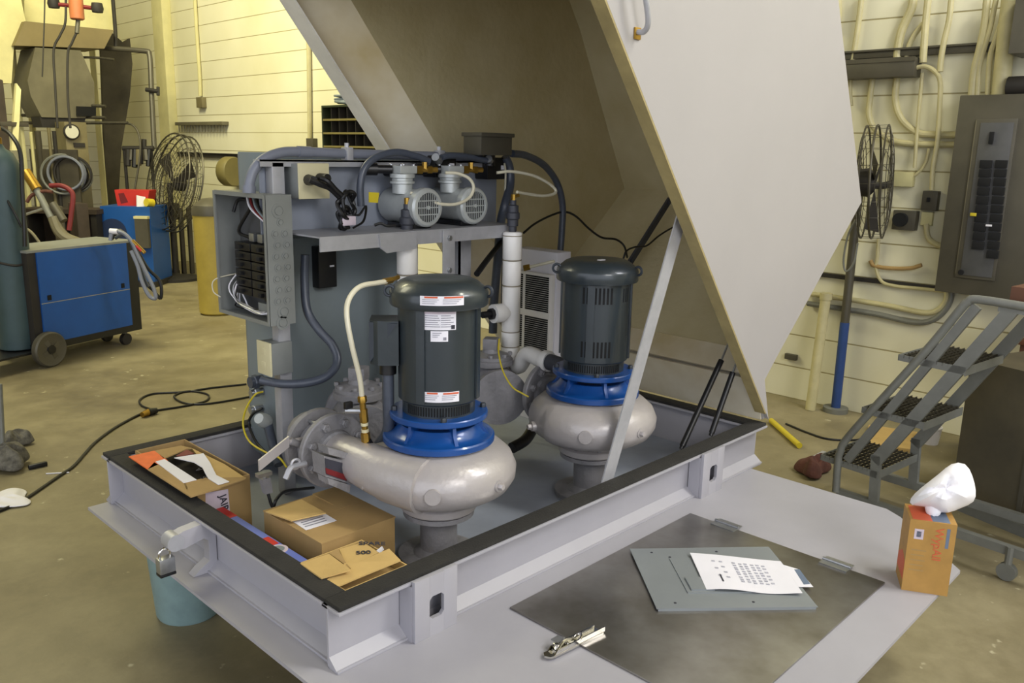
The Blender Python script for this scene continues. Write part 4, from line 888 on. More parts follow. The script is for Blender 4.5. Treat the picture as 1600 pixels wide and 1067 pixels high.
MB().prism([tp(0, .05, .03), tp(0, .95, .03), tp(0, .95, .07), tp(0, .45, .10), tp(0, .05, .085)], el).build('coral_swoosh', 'coral', tb_)
random.seed(21); nu, nv = 18, 18; vs = []; fs = []
tc_ = tp(.55, .5, hT)
out2 = [(1424, 790), (1422, 779), (1440, 762), (1470, 740), (1484, 725), (1508, 723), (1518, 745), (1523, 766), (1522, 785), (1500, 792), (1480, 802), (1462, 797), (1445, 789)]
dd = (tc_-O).dot(fw)
pc = D(1478, 762, dd)
out2 = [(1475+(x-1475)*1.16, 764+(y-764)*1.16) for x, y in out2]
for k, (x, y) in enumerate(out2): vs.append(D(x, y, dd+.03*math.sin(k*1.7)))
n_ = len(out2)
ringm = []
for f_, dz in ((.72, -.045), (.4, -.075), (.15, -.06)):
    for k, (x, y) in enumerate(out2):
        p = pc*(1-f_)+D(x, y, dd)*f_; p = p+ray(1478, 762)*(dz*(1+.35*math.sin(k*2.3+f_*5))); vs.append(p)
vs.append(pc+ray(1478, 762)*-.06)
for r_i in range(3):
    for k in range(n_): fs.append([r_i*n_+k, r_i*n_+(k+1) % n_, (r_i+1)*n_+(k+1) % n_, (r_i+1)*n_+k])
for k in range(n_): fs.append([3*n_+k, 3*n_+(k+1) % n_, 4*n_])
o_ = len(vs); 
for f_, dz in ((.7, .05), (.35, .07)):
    for k, (x, y) in enumerate(out2):
        p = pc*(1-f_)+D(x, y, dd)*f_; vs.append(p+ray(1478, 762)*(dz*(1+.3*math.cos(k*2.1))))
vs.append(pc+ray(1478, 762)*.065)
for k in range(n_): fs += [[(k+1) % n_, k, o_+k, o_+(k+1) % n_], [o_+(k+1) % n_, o_+k, o_+n_+k, o_+n_+(k+1) % n_], [o_+n_+(k+1) % n_, o_+n_+k, len(vs)-1]]
tw = MB().add(vs, fs).cyl(tc_-V((0, 0, .01)), tc_+V((0, 0, .045)), .022, .03, 9)
to = tw.build('tissue', 'tissue', None, 60, loc=tuple(tc_)); tag(to, 'crumpled white tissue pulled up out of the ochre tissue box', 'tissue')
mo_ = to.modifiers.new('s', 'SUBSURF'); mo_.levels = 1; mo_.render_levels = 1

# ------------------------------------------------------------------ right-hand wall: trough, conduits, panel, fan
WF = WX-.03
def wl(name, label, cat, pts, r, mt='paintpipe', xp=WF, group=None, n=10):
    P = [pX(x, y, xp) for x, y in pts]; return tag(MB().tube(P, r, n, 6).build(name, mt), label, cat, group)
def wbox(x0, y0, x1, y1, d, back=WX):
    a, b = pX(x0, y0, back-d), pX(x1, y1, back-d); return (back-d, min(a.y, b.y), min(a.z, b.z)), (back-.001, max(a.y, b.y), max(a.z, b.z))
tr = thing('wire_trough', 'long olive-grey steel wiring trough on the white block wall', 'trough', pX(1376, 118, WX))
a, b = wbox(1306, 96, 1427, 119, .11); MB().box(a, b, .004).build('trough_body', 'trough', tr)
MB().box((a[0]-.004, a[1], b[2]-.02), (a[0], b[1], b[2]+.004)).build('trough_lid', 'trough', tr)
G = 'painted conduits on the white wall'
wl('wall_conduit', 'leftmost cream conduit above the wiring trough, beside the hood edge', 'conduit', [(1310, -10), (1311, 20), (1308, 34), (1304, 48)], .016)
wl('wall_conduit', 'straight cream conduit entering the left end of the trough from above', 'conduit', [(1347, -10), (1341, 39), (1332, 97)], .016)
wl('wall_conduit', 'thick offset cream conduit entering the right part of the trough from above', 'conduit', [(1428, -10), (1424, 14), (1410, 45), (1404, 70), (1402, 96)], .024)
wl('wall_conduit', 'thin cream branch entering the trough end from above', 'conduit', [(1443, 36), (1428, 56), (1419, 76), (1416, 96)], .014)
wl('wall_conduit', 'straight cream conduit passing just right of the trough end', 'conduit', [(1451, -10), (1446, 40), (1442, 98)], .020, xp=WF-.03)
wl('wall_conduit', 'cream conduit with a couple of joints, second right of the trough', 'conduit', [(1487, -10), (1483, 30), (1475, 65), (1470, 95), (1469, 112)], .016, xp=WF-.03)
wl('wall_conduit', 'bent cream conduit entering the electrical panel top at its left corner', 'conduit', [(1543, -10), (1538, 40), (1530, 78), (1522, 112), (1518, 150)], .019, xp=WF-.04)
wl('wall_conduit', 'grey-shaded conduit entering the panel top, second from the left', 'conduit', [(1558, -10), (1548, 40), (1538, 75), (1530, 105), (1527, 150)], .014, xp=WF-.04)
wl('wall_conduit', 'thin grey conduit entering the panel top, just left of the fat pipe', 'conduit', [(1566, 30), (1556, 60), (1547, 90), (1543, 150)], .014, xp=WF-.04)
wl('wall_conduit', 'fattest cream pipe running straight down into the electrical panel', 'pipe', [(1580, -10), (1572, 60), (1563, 150)], .043, xp=WF-.05, n=16)
wl('wall_conduit', 'short cream conduit below the trough at the hood edge', 'conduit', [(1329, 118), (1328, 140), (1330, 165)], .013)
wl('wall_conduit', 'cream conduit from trough underside curving behind the wall fan to the panel', 'conduit', [(1364, 118), (1360, 150), (1358, 180), (1366, 200), (1388, 217), (1421, 224), (1492, 226)], .017)
wl('wall_conduit', 'cream conduit sweeping from trough underside right to the panel, above another', 'conduit', [(1402, 118), (1399, 150), (1402, 172), (1413, 192), (1434, 207), (1456, 210), (1495, 211)], .019)
wl('wall_conduit', 'cream conduit arching out of the trough end and down the wall', 'conduit', [(1428, 106), (1446, 104), (1461, 112), (1469, 128), (1468, 170), (1465, 220), (1458, 260), (1456, 297)], .013, xp=WF-.035)
wl('wall_conduit', 'slim straight cream conduit with a round fitting, below the trough end', 'conduit', [(1441, 114), (1437, 160), (1433, 205), (1429, 262)], .010, xp=WF-.015)
wl('wall_conduit', 'slim cream conduit curving left to the grey outlet behind the fan', 'conduit', [(1452, 232), (1446, 255), (1432, 272), (1415, 279), (1400, 279)], .009)
wl('wall_conduit', 'short bent cream conduit from the switch to the panel side', 'conduit', [(1447, 350), (1450, 370), (1460, 380), (1478, 388)], .016)
wl('wall_conduit', 'upper pale conduit of the long U bend below the panel', 'conduit', [(1260, 458), (1329, 468), (1390, 478), (1440, 488), (1462, 486), (1476, 474), (1480, 458), (1472, 450)], .016)
wl('wall_conduit', 'lower dark-stained conduit of the long U bend below the panel', 'conduit', [(1262, 474), (1320, 483), (1371, 491), (1425, 503), (1455, 501), (1476, 485), (1486, 464), (1484, 446)], .017, 'greypipe')
wl('wall_conduit', 'thin cream conduit hanging from the fan and turning right along the wall ledge', 'conduit', [(1373, 372), (1371, 400), (1369, 420), (1378, 440), (1400, 447), (1440, 451), (1474, 455)], .010)
wl('pull_handle', 'curved tan cable stub bridging two holes in the wall below the fan', 'cable', [(1360, 407), (1366, 415), (1390, 419), (1422, 419), (1440, 414)], .012, 'card')
ep = thing('electrical_panel', 'large olive-grey electrical panel with rows of black breakers on the wall', 'electrical panel', pX(1540, 440, 5.0))
XP = 4.98; tl, bl = pX(1500, 149, XP), pX(1472, 456, XP); ytop = tl.y; yr = tl.y-.72
MB().box((XP, yr, bl.z), (WX-.001, ytop, tl.z), .006).build('panel_body', 'trough', ep)
def eb(x0, y0, x1, y1, d0, d1, nm, mt, par=ep, bev=.002):
    a, b, c = pX(x0, y0, XP), pX(x1, y0, XP), pX(x0, y1, XP); return MB().box((XP-d1, b.y, c.z), (XP-d0, a.y, a.z), bev).build(nm, mt, par)
fr_ = eb(1527, 186, 1592, 436, 0, .012, 'door_frame', 'trough')
eb(1534, 192, 1586, 432, .012, .016, 'breaker_opening', 'boxin', fr_)
eb(1549, 206, 1556, 225, .0162, .03, 'main_handle', 'slot', fr_)
eb(1526, 188, 1528, 430, .0, .012, 'door_edge', 'hopper', ep)
for c_ in range(2):
    for k in range(11):
        if c_ == 0 and k > 9: continue
        x0 = 1534+c_*24-(k*1.35); y0 = 250+k*14.0
        o_ = eb(x0, y0, x0+19, y0+12.5, .016, .030, 'breaker', 'slot', fr_)
eb(1519, 332, 1529, 337, .0305, .033, 'yellow_tag', 'yellow', fr_); eb(1543, 350, 1553, 353, .0305, .032, 'white_tag', 'white', fr_)
MB().cyl((XP-.02, pX(1503, 425, XP).y, pX(1503, 425, XP).z), (XP, pX(1503, 425, XP).y, pX(1503, 425, XP).z), .015, n=10).build('latch', 'slot', ep)
ro = thing('round_outlet', 'square grey outlet with a round black socket on the wall, beside the fan', 'outlet', pX(1411, 360, WX))
a, b = wbox(1396, 328, 1428, 361, .06); MB().box(a, b, .004).build('outlet_box', 'trough', ro)
q = pX(1408, 343, WX-.062); MB().cyl(q, q-V((.03, 0, 0)), .040, n=20).build('socket', 'slot', ro)
sx = thing('wall_switch', 'small grey wall switch between the fan and the electrical panel', 'switch', pX(1451, 330, WX))
a, b = wbox(1442, 298, 1462, 330, .05); MB().box(a, b, .003).build('switch_box', 'trough', sx)
q = pX(1451, 312, WX-.052); MB().box(q-V((.012, .008, .012)), q+V((0, .008, .012)), .002).build('toggle', 'slot', sx)
a, b = wbox(1440, 331, 1455, 353, .03); tag(MB().box(a, b, .003).build('conduit_box', 'creampaint'), 'small cream conduit box directly under the wall switch', 'box')
a, b = wbox(1395, 268, 1424, 292, .05); tag(MB().box(a, b, .003).build('fan_bracket', 'creampaint'), 'pale wall bracket behind the right-hand fan', 'bracket')
# wall fan, seen almost edge-on
def fan(name, label, c, ax, R, depth, r, spokes, rings, T=None):
    T = thing(name, label, 'fan', c); c = V(c); ax = V(ax).normalized(); x, y = frame_for(ax); g = MB()
    for s_, in ((1,), (-1,)):
        for k in range(rings):
            f = (k+1)/rings; g.ring(c+ax*(s_*depth*(1-f**5*.35)), ax, R*f, r*.55 if k < rings-1 else r*1.3, 32, 5)
        for k in range(spokes):
            a = 2*PI*k/spokes; d = x*math.cos(a)+y*math.sin(a)
            g.tube([c+d*(R*q_)+ax*(s_*depth*(1-q_**5*.35)) for q_ in (.1, .4, .7, .9, 1)]+[c+d*R], r*.4, 4, 0)
    g.ring(c, ax, R, r*1.6, 40, 6); g.build('wire_guard', 'wire', T, 60)
    MB().lathe([(.0, -.12), (.07, -.12), (.08, -.03), (.05, 0)], c, ax, 20).build('motor', 'dark', T)
    for k in range(3):
        a = 2*PI*k/3+.4; d = x*math.cos(a)+y*math.sin(a); e = ax.cross(d)
        MB().prism([c+d*.05-e*.02, c+d*R*.85-e*.10-ax*.03, c+d*R*.88+e*.08+ax*.03, c+d*.05+e*.02], ax*.003).build('blade', 'dark', T)
    return T
FC = pX(1367, 285, WX-.30)
fT = fan('wall_fan', 'dark wire-guard fan seen edge-on on the right-hand wall', FC, (.28, -.95, .05), .31, .085, .004, 20, 6)
MB().tube([FC+V((.08, .05, -.02)), FC+V((.2, .02, -.02)), (WX-.001, FC.y, FC.z)], .02, 10).build('wall_arm', 'dark', fT)
# poles standing at the wall
b_ = pz(1305, 643, 0); t_ = pX(1342, 300, b_.x)
i = MB(); m1 = b_+(t_-b_)*.42
bpT = thing('support_pole', 'slim pole at the wall, blue below and dark above, right of the hood corner', 'pole', b_)
MB().cyl(b_, m1, .028).build('lower_tube', 'bluepole', bpT); MB().cyl(m1, t_, .026).build('upper_tube', 'trough', bpT); MB().cyl(b_, b_+V((0, 0, .03)), .075).build('foot', 'greypipe', bpT)
run('hanging_cable', 'thin grey cable looped around the dark upper part of the slim pole', 'cable', [pX(1345, 330, 5.0), pX(1326, 365, 5.0), pX(1318, 405, 5.0), pX(1322, 424, 5.0), pX(1334, 410, 5.0), pX(1340, 380, 5.0)], .006, 'greypipe')
b_ = pz(1266, 640, 0); t_ = V((b_.x+.06, b_.y-.0, zcol(b_.x, b_.y, 462)))
dp = MB().cyl(b_, t_, .031, n=16).cyl(t_-V((0, 0, .03)), t_+V((0, 0, .01)), .037, n=16)
tag(dp.build('down_pipe', 'paintpipe'), 'cream down pipe at the wall foot, left of the blue pole', 'pipe')
a, b = wbox(1226, 552, 1243, 564, .03); tag(MB().box(a, b, .003).build('wall_outlet', 'trough'), 'small flat grey plate low on the wall by the hood corner', 'plate')
bx2 = wbox(1291, 20, 1600, 22, .005)
# dark beam end and pipe stub at the top right
a, b = wbox(1590, -20, 1640, 80, .25); tag(MB().box(a, b).build('conduit_cover', 'trough'), 'dark olive box at the upper right picture edge above the panel', 'box')
q = pX(1585, 135, WX-.12); tag(MB().cyl(q+V((0, .03, 0)), q-V((0, .3, 0)), .05, n=16).build('pipe_elbow', 'dark'), 'dark pipe elbow resting at the panel top right corner', 'pipe')

# ------------------------------------------------------------------ rolling ladder
P0 = pz(1306, 768, .12); P9 = pz(1600, 868, .12); sv = (P9-P0); sv.z = 0; sv.normalize(); wv = V((-sv.y, sv.x, 0))
if wv.x < 0: wv = -wv
def pl(x, y, P=P0): d = ray(x, y); return O+d*((P-O).dot(wv)/d.dot(wv))
ld = thing('rolling_ladder', 'grey rolling warehouse ladder with mesh treads at the right', 'ladder', V((P0.x, P0.y, 0)))
MB().tube([pl(1306, 768), pl(1309, 725), pl(1313, 705), pl(1330, 677), pl(1447, 548), pl(1500, 484), pl(1512, 472), pl(1530, 468), pl(1625, 483)], .0165, 12, 5).build('handrail', 'greypipe', ld)
def flat(P, Q, wd, th, nm='stringer', off=V((0, 0, 0))):
    P = V(P)+off; Q = V(Q)+off; d = (Q-P).normalized(); n = d.cross(wv).normalized()*wd/2; return MB().prism([P+n, P-n, Q-n, Q+n], wv*th).build(nm, 'greypipe', ld)
flat(pl(1322, 720), pl(1525, 479), .035, .02, 'mid_rail'); flat(pl(1366, 722), pl(1584, 480), .05, .02)
flat(pl(1363, 790), pl(1368, 712), .04, .02, 'post')
flat(pl(1306, 770), pl(1640, 883), .035, .03, 'base_rail')
z1 = pl(1370, 737).z; F1 = pz(1456, 716, z1); Wd = (F1-pl(1370, 737)).dot(wv); offw = wv*Wd
flat(pl(1366, 722), pl(1584, 480), .05, .02, 'stringer', offw); 
flat(pl(1306, 770), pl(1640, 883), .035, .03, 'base_rail', offw); flat(pl(1363, 790), pl(1368, 712), .04, .02, 'post', offw)
for (x, y) in ((1370, 737), (1443, 660), (1508, 574)):
    p = pl(x, y); td = MB(); dp_ = .26
    td.prism([p, p+offw, p+offw-V((0, 0, .035)), p-V((0, 0, .035))], sv*.004)
    td.prism([p, p-sv*dp_, p-sv*dp_-V((0, 0, .025)), p-V((0, 0, .03))], wv*.004).prism([p-sv*dp_, p-sv*dp_+offw, p-sv*dp_+offw-V((0, 0, .025)), p-sv*dp_-V((0, 0, .025))], sv*.004)
    tdo = td.build('tread_frame', 'greypipe', ld); ms = MB()
    for k in range(1, 12): o = p-sv*(dp_*k/12); ms.prism([o, o+offw, o+offw-V((0, 0, .012)), o-V((0, 0, .012))], sv*.0025)
    for k in range(12): o = p+wv*(Wd*(k+.5)/12)-V((0, 0, .004)); ms.prism([o, o-sv*dp_, o-sv*dp_-V((0, 0, .006)), o-V((0, 0, .006))], wv*.004)
    ms.build('mesh', 'wire', tdo, 20)
q = pl(1578, 862); cs = MB().cyl(q+V((0, 0, .02)), q-V((0, 0, .05)), .014, n=10).lathe([(.018, -.012), (.035, -.012), (.035, .012), (.018, .012)], (q.x, q.y, .036), (wv.x, wv.y, 0), 18); cs.build('caster', 'greypipe', ld)
q = pl(1345, 782); MB().lathe([(.018, -.012), (.035, -.012), (.035, .012), (.018, .012)], (q.x+.02, q.y, .036), (wv.x, wv.y, 0), 18).cyl((q.x+.02, q.y, .07), (q.x+.02, q.y, .12), .012).build('caster', 'greypipe', ld)
zp = pl(1512, 460).z; pp0 = pl(1560, 478); 
pf_ = MB(); pq0 = pp0-V((0, 0, .02)); pf_.prism([pq0, pq0+offw, pq0+offw+sv*.5, pq0+sv*.5], (0, 0, .02)); pf_.build('platform', 'greypipe', ld)
i = MB(); c0 = pq0+V((0, 0, .022))+wv*.04+sv*.02; i.prism([c0, c0+wv*(Wd*.8), c0+wv*(Wd*.8)+sv*.45, c0+sv*.45], (0, 0, .07)); 
bo = i.build('wooden_board', 'brown'); tag(bo, 'stack of brown boards lying on top of the rolling ladder', 'board')
# brown wooden crate behind the ladder
q = pz(1440, 655, 0)
cr_ = thing('wooden_table', 'old brown wooden stand behind the rolling ladder', 'table', (4.55, .85, 0))
MB().box((4.52, .35, .70), (5.02, 1.02, .74), .004).build('table_top', 'brown', cr_)
for (x, y) in ((4.54, .37), (4.95, .37), (4.54, .94), (4.95, .94)): MB().box((x, y, 0), (x+.05, y+.05, .70), .003).build('leg', 'brown', cr_)
MB().box((4.55, .40, .25), (4.99, .98, .28), .003).build('shelf', 'brown', cr_)
tag(MB().box((4.56, .55, .741), (4.86, .95, .86), .004).build('cardboard_tray', 'card'), 'low tan cardboard tray on the brown wooden stand', 'box')
# dark steel sheet cabinet
kd = thing('steel_locker', 'dark scuffed steel locker standing behind the tissue box and ladder', 'locker', (4.2, .7, 0))
kc = pz(1484, 790, 0); ke = pz(1600, 838, 0); kv = (ke-kc).normalized()*1.0; kw = V((-kv.y, kv.x, 0)).normalized()*.4
if kw.x < 0: kw = -kw
hk = zcol(kc.x, kc.y, 560)
MB().prism([kc+V((0, 0, .05)), kc+kv+V((0, 0, .05)), kc+kv+kw+V((0, 0, .05)), kc+kw+V((0, 0, .05))], (0, 0, hk-.05)).build('locker_body', 'lockermat', kd)
nk = -kw.normalized()*.012
MB().prism([kc+V((0, 0, .0)), kc+kv, kc+kv+V((0, 0, .05)), kc+V((0, 0, .05))], nk*1.5).build('bottom_rail', 'greypipe', kd)
for f_ in (.30, .62): MB().prism([kc+kv*f_+V((0, 0, .06)), kc+kv*(f_+.02)+V((0, 0, .06)), kc+kv*(f_+.02)+V((0, 0, hk)), kc+kv*f_+V((0, 0, hk))], nk*.4).build('door_edge', 'trough', kd)
# clutter on the floor at the right
a, b = pz(1205, 657, .018), pz(1249, 696, .018)
tag(MB().cyl(a, b, .016, n=14).cyl(b-(b-a)*.02, b+(b-a)*.005, .0165, n=14).build('yellow_tube', 'yellow'), 'short yellow tube on the floor below the hood corner', 'tube')
def crumple(name, label, cat, cx, cy, R, h, mt, seed, sx=1, sy=1):
    random.seed(seed); n = 16; vs = [V((cx, cy, h))]; fs = []
    for k, (f, z) in enumerate(((.35, .8), (.65, .75), (.9, .35), (1.0, .004))):
        for j in range(n):
            a = 2*PI*j/n; rr = R*f*(1+.35*math.sin(a*3+seed)+.2*random.uniform(-1, 1)); vs.append(V((cx+rr*math.cos(a)*sx, cy+rr*math.sin(a)*sy, max(.003, h*z*(1+.5*random.uniform(-1, 1))) if k < 3 else .002)))
    for j in range(n): fs.append([0, 1+j, 1+(j+1) % n])
    for k in range(3):
        for j in range(n): fs.append([1+k*n+j, 1+(k+1)*n+j, 1+(k+1)*n+(j+1) % n, 1+k*n+(j+1) % n])
    fs.append([1+3*n+j for j in range(n)])
    o = tag(MB().add(vs, fs).build(name, mt, None, 60), label, cat); md = o.modifiers.new('s', 'SUBSURF'); md.levels = md.render_levels = 2; return o
q = pz(1270, 740, 0); crumple('rag', 'crumpled maroon rag on the floor behind the deck', 'rag', q.x, q.y, .09, .10, 'rag', 3, 1.2, .9)
a, b = pz(1261, 718, .003), pz(1288, 708, .003); tag(MB().box(a+V((-.02, 0, 0)), b+V((.02, 0, .004))).build('metal_strip', 'strut'), 'pale metal strip on the floor next to the maroon rag', 'strip')
run('floor_cable', 'thin dark cable curving over the floor toward the ladder foot', 'cable', [pz(1228, 662, .006), pz(1262, 676, .006), pz(1295, 686, .006), pz(1340, 687, .006), pz(1372, 680, .006), pz(1385, 672, .006)], .006, 'black')
q = pz(1452, 692, 0); cu = thing('white_cup', 'small white tub on the floor behind the ladder treads', 'tub', q)
MB().lathe([(.045, 0), (.055, .09), (.058, .092), (.058, .1), (.052, .1), (.042, .01), (0, .01)], q, n=24).build('tub_wall', 'white', cu)
a = pz(1375, 690, 0); tag(MB().box((a.x-.1, a.y-.16, 0), (a.x+.25, a.y+.1, .02), .002, Matrix.Rotation(.3, 3, 'Z')).build('cardboard_sheet', 'card2'), 'flat tan cardboard sheet on the floor behind the ladder', 'cardboard')

# ------------------------------------------------------------------ left-hand background
N0, N1 = pz(72, 548, .11), pz(222, 514, .11); uu = (N1-N0); uu.z = 0; Lc = uu.length; uu.normalize(); vv = V((-uu.y, uu.x, 0))
wc = thing('welder_cart', 'big blue welding machine on wheels beside the teal gas cylinder', 'welder', N0+uu*Lc/2+vv*.2-V((0, 0, .11)))
hW = zcol(N0.x, N0.y, 392)-.11
def wp(u, v, z): return N0+uu*u+vv*v+V((0, 0, z))
def wbx(u0, u1, v0, v1, z0, z1, nm, mt, par=wc): return MB().prism([wp(u0, v0, z0), wp(u1, v0, z0), wp(u1, v1, z0), wp(u0, v1, z0)], (0, 0, z1-z0)).build(nm, mt, par)
wbx(-.07, Lc, 0, .42, 0, .05, 'base_tray', 'blackc'); wbx(-.48, -.07, 0, .30, -.004, .01, 'cylinder_rack', 'blackc'); bb_ = wbx(.0, Lc-.09, -.002, .42, .05, hW-.012, 'side_panel', 'wblue')
wbx(-.07, Lc, .0, .42, hW-.012, hW+.004, 'top_cover', 'boxgrey'); wbx(Lc-.09, Lc, 0, .42, .05, hW-.012, 'front_panel', 'blackc'); wbx(-.065, 0, .01, .41, .05, hW-.012, 'rear_panel', 'dark')
wbx(.0, Lc-.09, -.0035, -.002, hW*.47, hW*.478, 'panel_seam', 'steel', bb_)
for u in (.05, Lc-.17): wbx(u, u+.03, -.006, -.002, hW*.50, hW*.55, 'latch', 'slot', bb_)
wbx(Lc, Lc+.05, .1, .3, .30, .40, 'hose_bracket', 'blackc')
wh = pz(68, 564, 0); wR = .135
wR = .125; wcn = N0-vv*.035; wcn.z = wR
MB().lathe([(.085, -.02), (wR-.01, -.028), (wR, -.018), (wR, .018), (wR-.01, .028), (.085, .02)], wcn, vv, 36).build('tyre', 'trough', wc)
MB().lathe([(.0, -.03), (.03, -.03), (.035, -.012), (.088, -.008), (.09, .0), (.0, .02)], wcn, vv, 24).build('wheel_hub', 'blackc', wc)
for k in range(4):
    a = k*PI/2+.5; d = uu*math.cos(a)+V((0, 0, 1))*math.sin(a); e = vv.cross(d); MB().prism([wcn+d*.03-e*.014-vv*.025, wcn+d*.088-e*.02-vv*.018, wcn+d*.088+e*.02-vv*.018, wcn+d*.03+e*.014-vv*.025], vv*.02).build('spoke', 'trough', wc)
for (x, y) in ((197, 538), (168, 533)):
    q = pz(x, y, 0); cq = V((q.x, q.y, .045)); MB().lathe([(.0, -.018), (.045, -.018), (.045, .018), (.0, .018)], cq, vv, 20).build('caster', 'dark', wc); MB().cyl(cq, cq+V((0, 0, .07)), .016, n=10).build('caster_stem', 'greypipe', wc)
hs_ = pY(190, 365, N1.y)
tg = thing('welding_torch', 'white-capped welding torch with its grey hose coiled on the blue welder', 'torch', wp(Lc-.12, .1, hW))
def fp(x, y, d=0): return D(x, y, 6.05+d)
MB().tube([fp(172, 376), fp(176, 362), fp(192, 364), fp(206, 378), fp(216, 400), fp(228, 425), fp(240, 450), fp(243, 466), fp(233, 462), fp(222, 440), fp(215, 415), fp(205, 392)], .014, 8).build('hose', 'conduit', tg)
MB().tube([fp(174, 374, .1), fp(188, 360, .1), fp(210, 384, .1), fp(230, 418, .1), fp(250, 440, .1), fp(251, 466, .1), fp(238, 452, .1), fp(218, 438, .1)], .012, 8).build('hose', 'black', tg)
MB().tube([fp(180, 372, .05), fp(196, 366, .05), fp(206, 382, .05), fp(214, 402, .05), fp(226, 436, .05), fp(232, 448, .05)], .012, 8).build('hose', 'flex', tg)
MB().cyl(fp(172, 361), fp(184, 362), .02, n=12).build('cap', 'white', tg); MB().cyl(fp(207, 376), fp(226, 395), .013, n=10).build('torch_handle', 'brass', tg); MB().cyl(fp(214, 384), fp(222, 392), .0145, n=10).build('red_sleeve', 'red', tg)
# teal gas cylinder
q = D(15, 400, 5.83); q.z = N0.z+.012; gcT = thing('gas_cylinder', 'tall dark teal gas cylinder standing on the rear of the big blue welder cart', 'gas cylinder', q)
rC = .125; hC = zcol(q.x, q.y, 232)-q.z
MB().lathe([(.10, 0), (rC, .01), (rC, hC-.16), (rC*.93, hC-.10), (rC*.7, hC-.03), (.045, hC), (.03, hC+.03)], q, n=40).build('tank', 'gascyl', gcT)
MB().lathe([(.03, 0), (.03, .05), (.015, .06), (.015, .10), (.03, .10), (.03, .125)], q+V((0, 0, hC+.02)), n=16).build('valve', 'brass', gcT)
MB().tube([q+V((.12, -.06, .62)), q+V((0, -.135, .60)), q+V((-.12, -.08, .63))], .008, 8).build('chain', 'dark', gcT)
run('gas_hose', 'dark hose draped down the front of the teal gas cylinder', 'hose', [D(2, 200, 5.75), D(18, 212, 5.7), D(32, 240, 5.68), D(35, 300, 5.68), D(38, 350, 5.68), D(39, 385, 5.7)], .014, 'black')
run('gas_hose', 'thin black hose crossing the teal gas cylinder at an angle', 'hose', [D(-4, 280, 5.67), D(10, 310, 5.66), D(24, 335, 5.67), D(34, 355, 5.70)], .008, 'black')
# second welder with the red case on it
q0, q1 = pz(164, 416, 0), pz(240, 414, 0); q1 = V((q1.x, q1.y, 0)); q0 = D(164, 416, 9.3); q0.z = 0; q1 = D(240, 412, 9.3); q1.z = 0
ux = (q1-q0).normalized(); uy = V((-ux.y, ux.x, 0)); W2 = (q1-q0).length; h2 = zcol(q0.x, q0.y, 322)
w2 = thing('blue_welder', 'smaller blue welding machine farther back under the red case', 'welder', q0+ux*W2/2+uy*.25)
def w2p(u, v, z): return q0+ux*u+uy*v+V((0, 0, z))
def w2b(u0, u1, v0, v1, z0, z1, nm, mt): return MB().prism([w2p(u0, v0, z0), w2p(u1, v0, z0), w2p(u1, v1, z0), w2p(u0, v1, z0)], (0, 0, z1-z0)).build(nm, mt, w2)
w2b(0, W2, 0, .5, .06, h2, 'machine_body', 'wblue'); w2b(-.02, W2+.02, -.02, .52, 0, .06, 'base', 'dark')
MB().cyl(w2p(.12, -.004, h2*.68), w2p(.12, .01, h2*.68), .15, n=28).build('round_vent', 'slate2', w2)
w2b(W2*.72, W2*.98, -.06, -.001, h2*.5, h2*.86, 'control_pod', 'trough'); w2b(W2*.71, W2*.99, -.065, -.001, h2*.86, h2*.89, 'pod_lid', 'creampaint')
q = w2p(W2*.55, .15, h2); rc = thing('red_case', 'open red plastic case on top of the farther blue welder', 'case', q)
def rbx(x0, y0, x1, y1, dz, nm, mt, par, t=9.4): a, b = D(x0, y1, t), D(x1, y0, t); return a, b
A0 = q+ux*-.15; MB().prism([A0-ux*.02, A0+ux*.30, A0+ux*.34+V((0, 0, .17)), A0-ux*.04+V((0, 0, .17))], uy*.2).build('case_body', 'red', rc)
MB().prism([A0+ux*.02+V((0, 0, .02))-uy*.002, A0+ux*.10+V((0, 0, .04))-uy*.002, A0+ux*.06+V((0, 0, .14))-uy*.002, A0+V((0, 0, .13))-uy*.002], uy*.002).build('handle_gap', 'dred', rc)
# big floor fan
Ff = D(272, 286, 9.6); FT = fan('floor_fan', 'large dark pedestal fan standing by the yellow wall', Ff, (-.97, .02, .22), .55, .12, .007, 26, 9)
MB().cyl((Ff.x, Ff.y+.12, .06), (Ff.x, Ff.y+.12, Ff.z), .03).build('pole', 'dark', FT); MB().lathe([(.28, 0), (.28, .03), (.06, .06), (.03, .08)], (Ff.x, Ff.y+.12, 0), n=28).build('base', 'dark', FT)
# bin
q = pz(334, 434, 0); q = D(336, 432, 7.9); q.z = 0; hB = zcol(q.x, q.y, 336)
bn = thing('waste_bin', 'tan-yellow drum bin with a grey lid behind the breaker box', 'bin', q)
MB().lathe([(.13, 0), (.155, .02), (.165, hB-.04), (.17, hB)], q, n=32).build('drum', 'binyel', bn); MB().lathe([(.175, 0), (.175, .04), (.16, .09), (.08, .15), (0, .16)], q+V((0, 0, hB)), n=32).build('lid', 'trough', bn)
# hose reel on the wall ledge next to the cabinet
q = pX(360, 268, WX-.25); hr = thing('hose_reel', 'olive round hose reel on the wall behind the control cabinet', 'reel', q)
MB().lathe([(.05, -.07), (.16, -.07), (.17, -.05), (.17, .05), (.16, .07), (.05, .07)], q, (.3, -1, 0), 36).build('drum', 'binyel2', hr)
MB().box(q+V((-.03, .10, -.10)), q+V((.24, .25, .06)), .01).build('bracket', 'trough', hr)
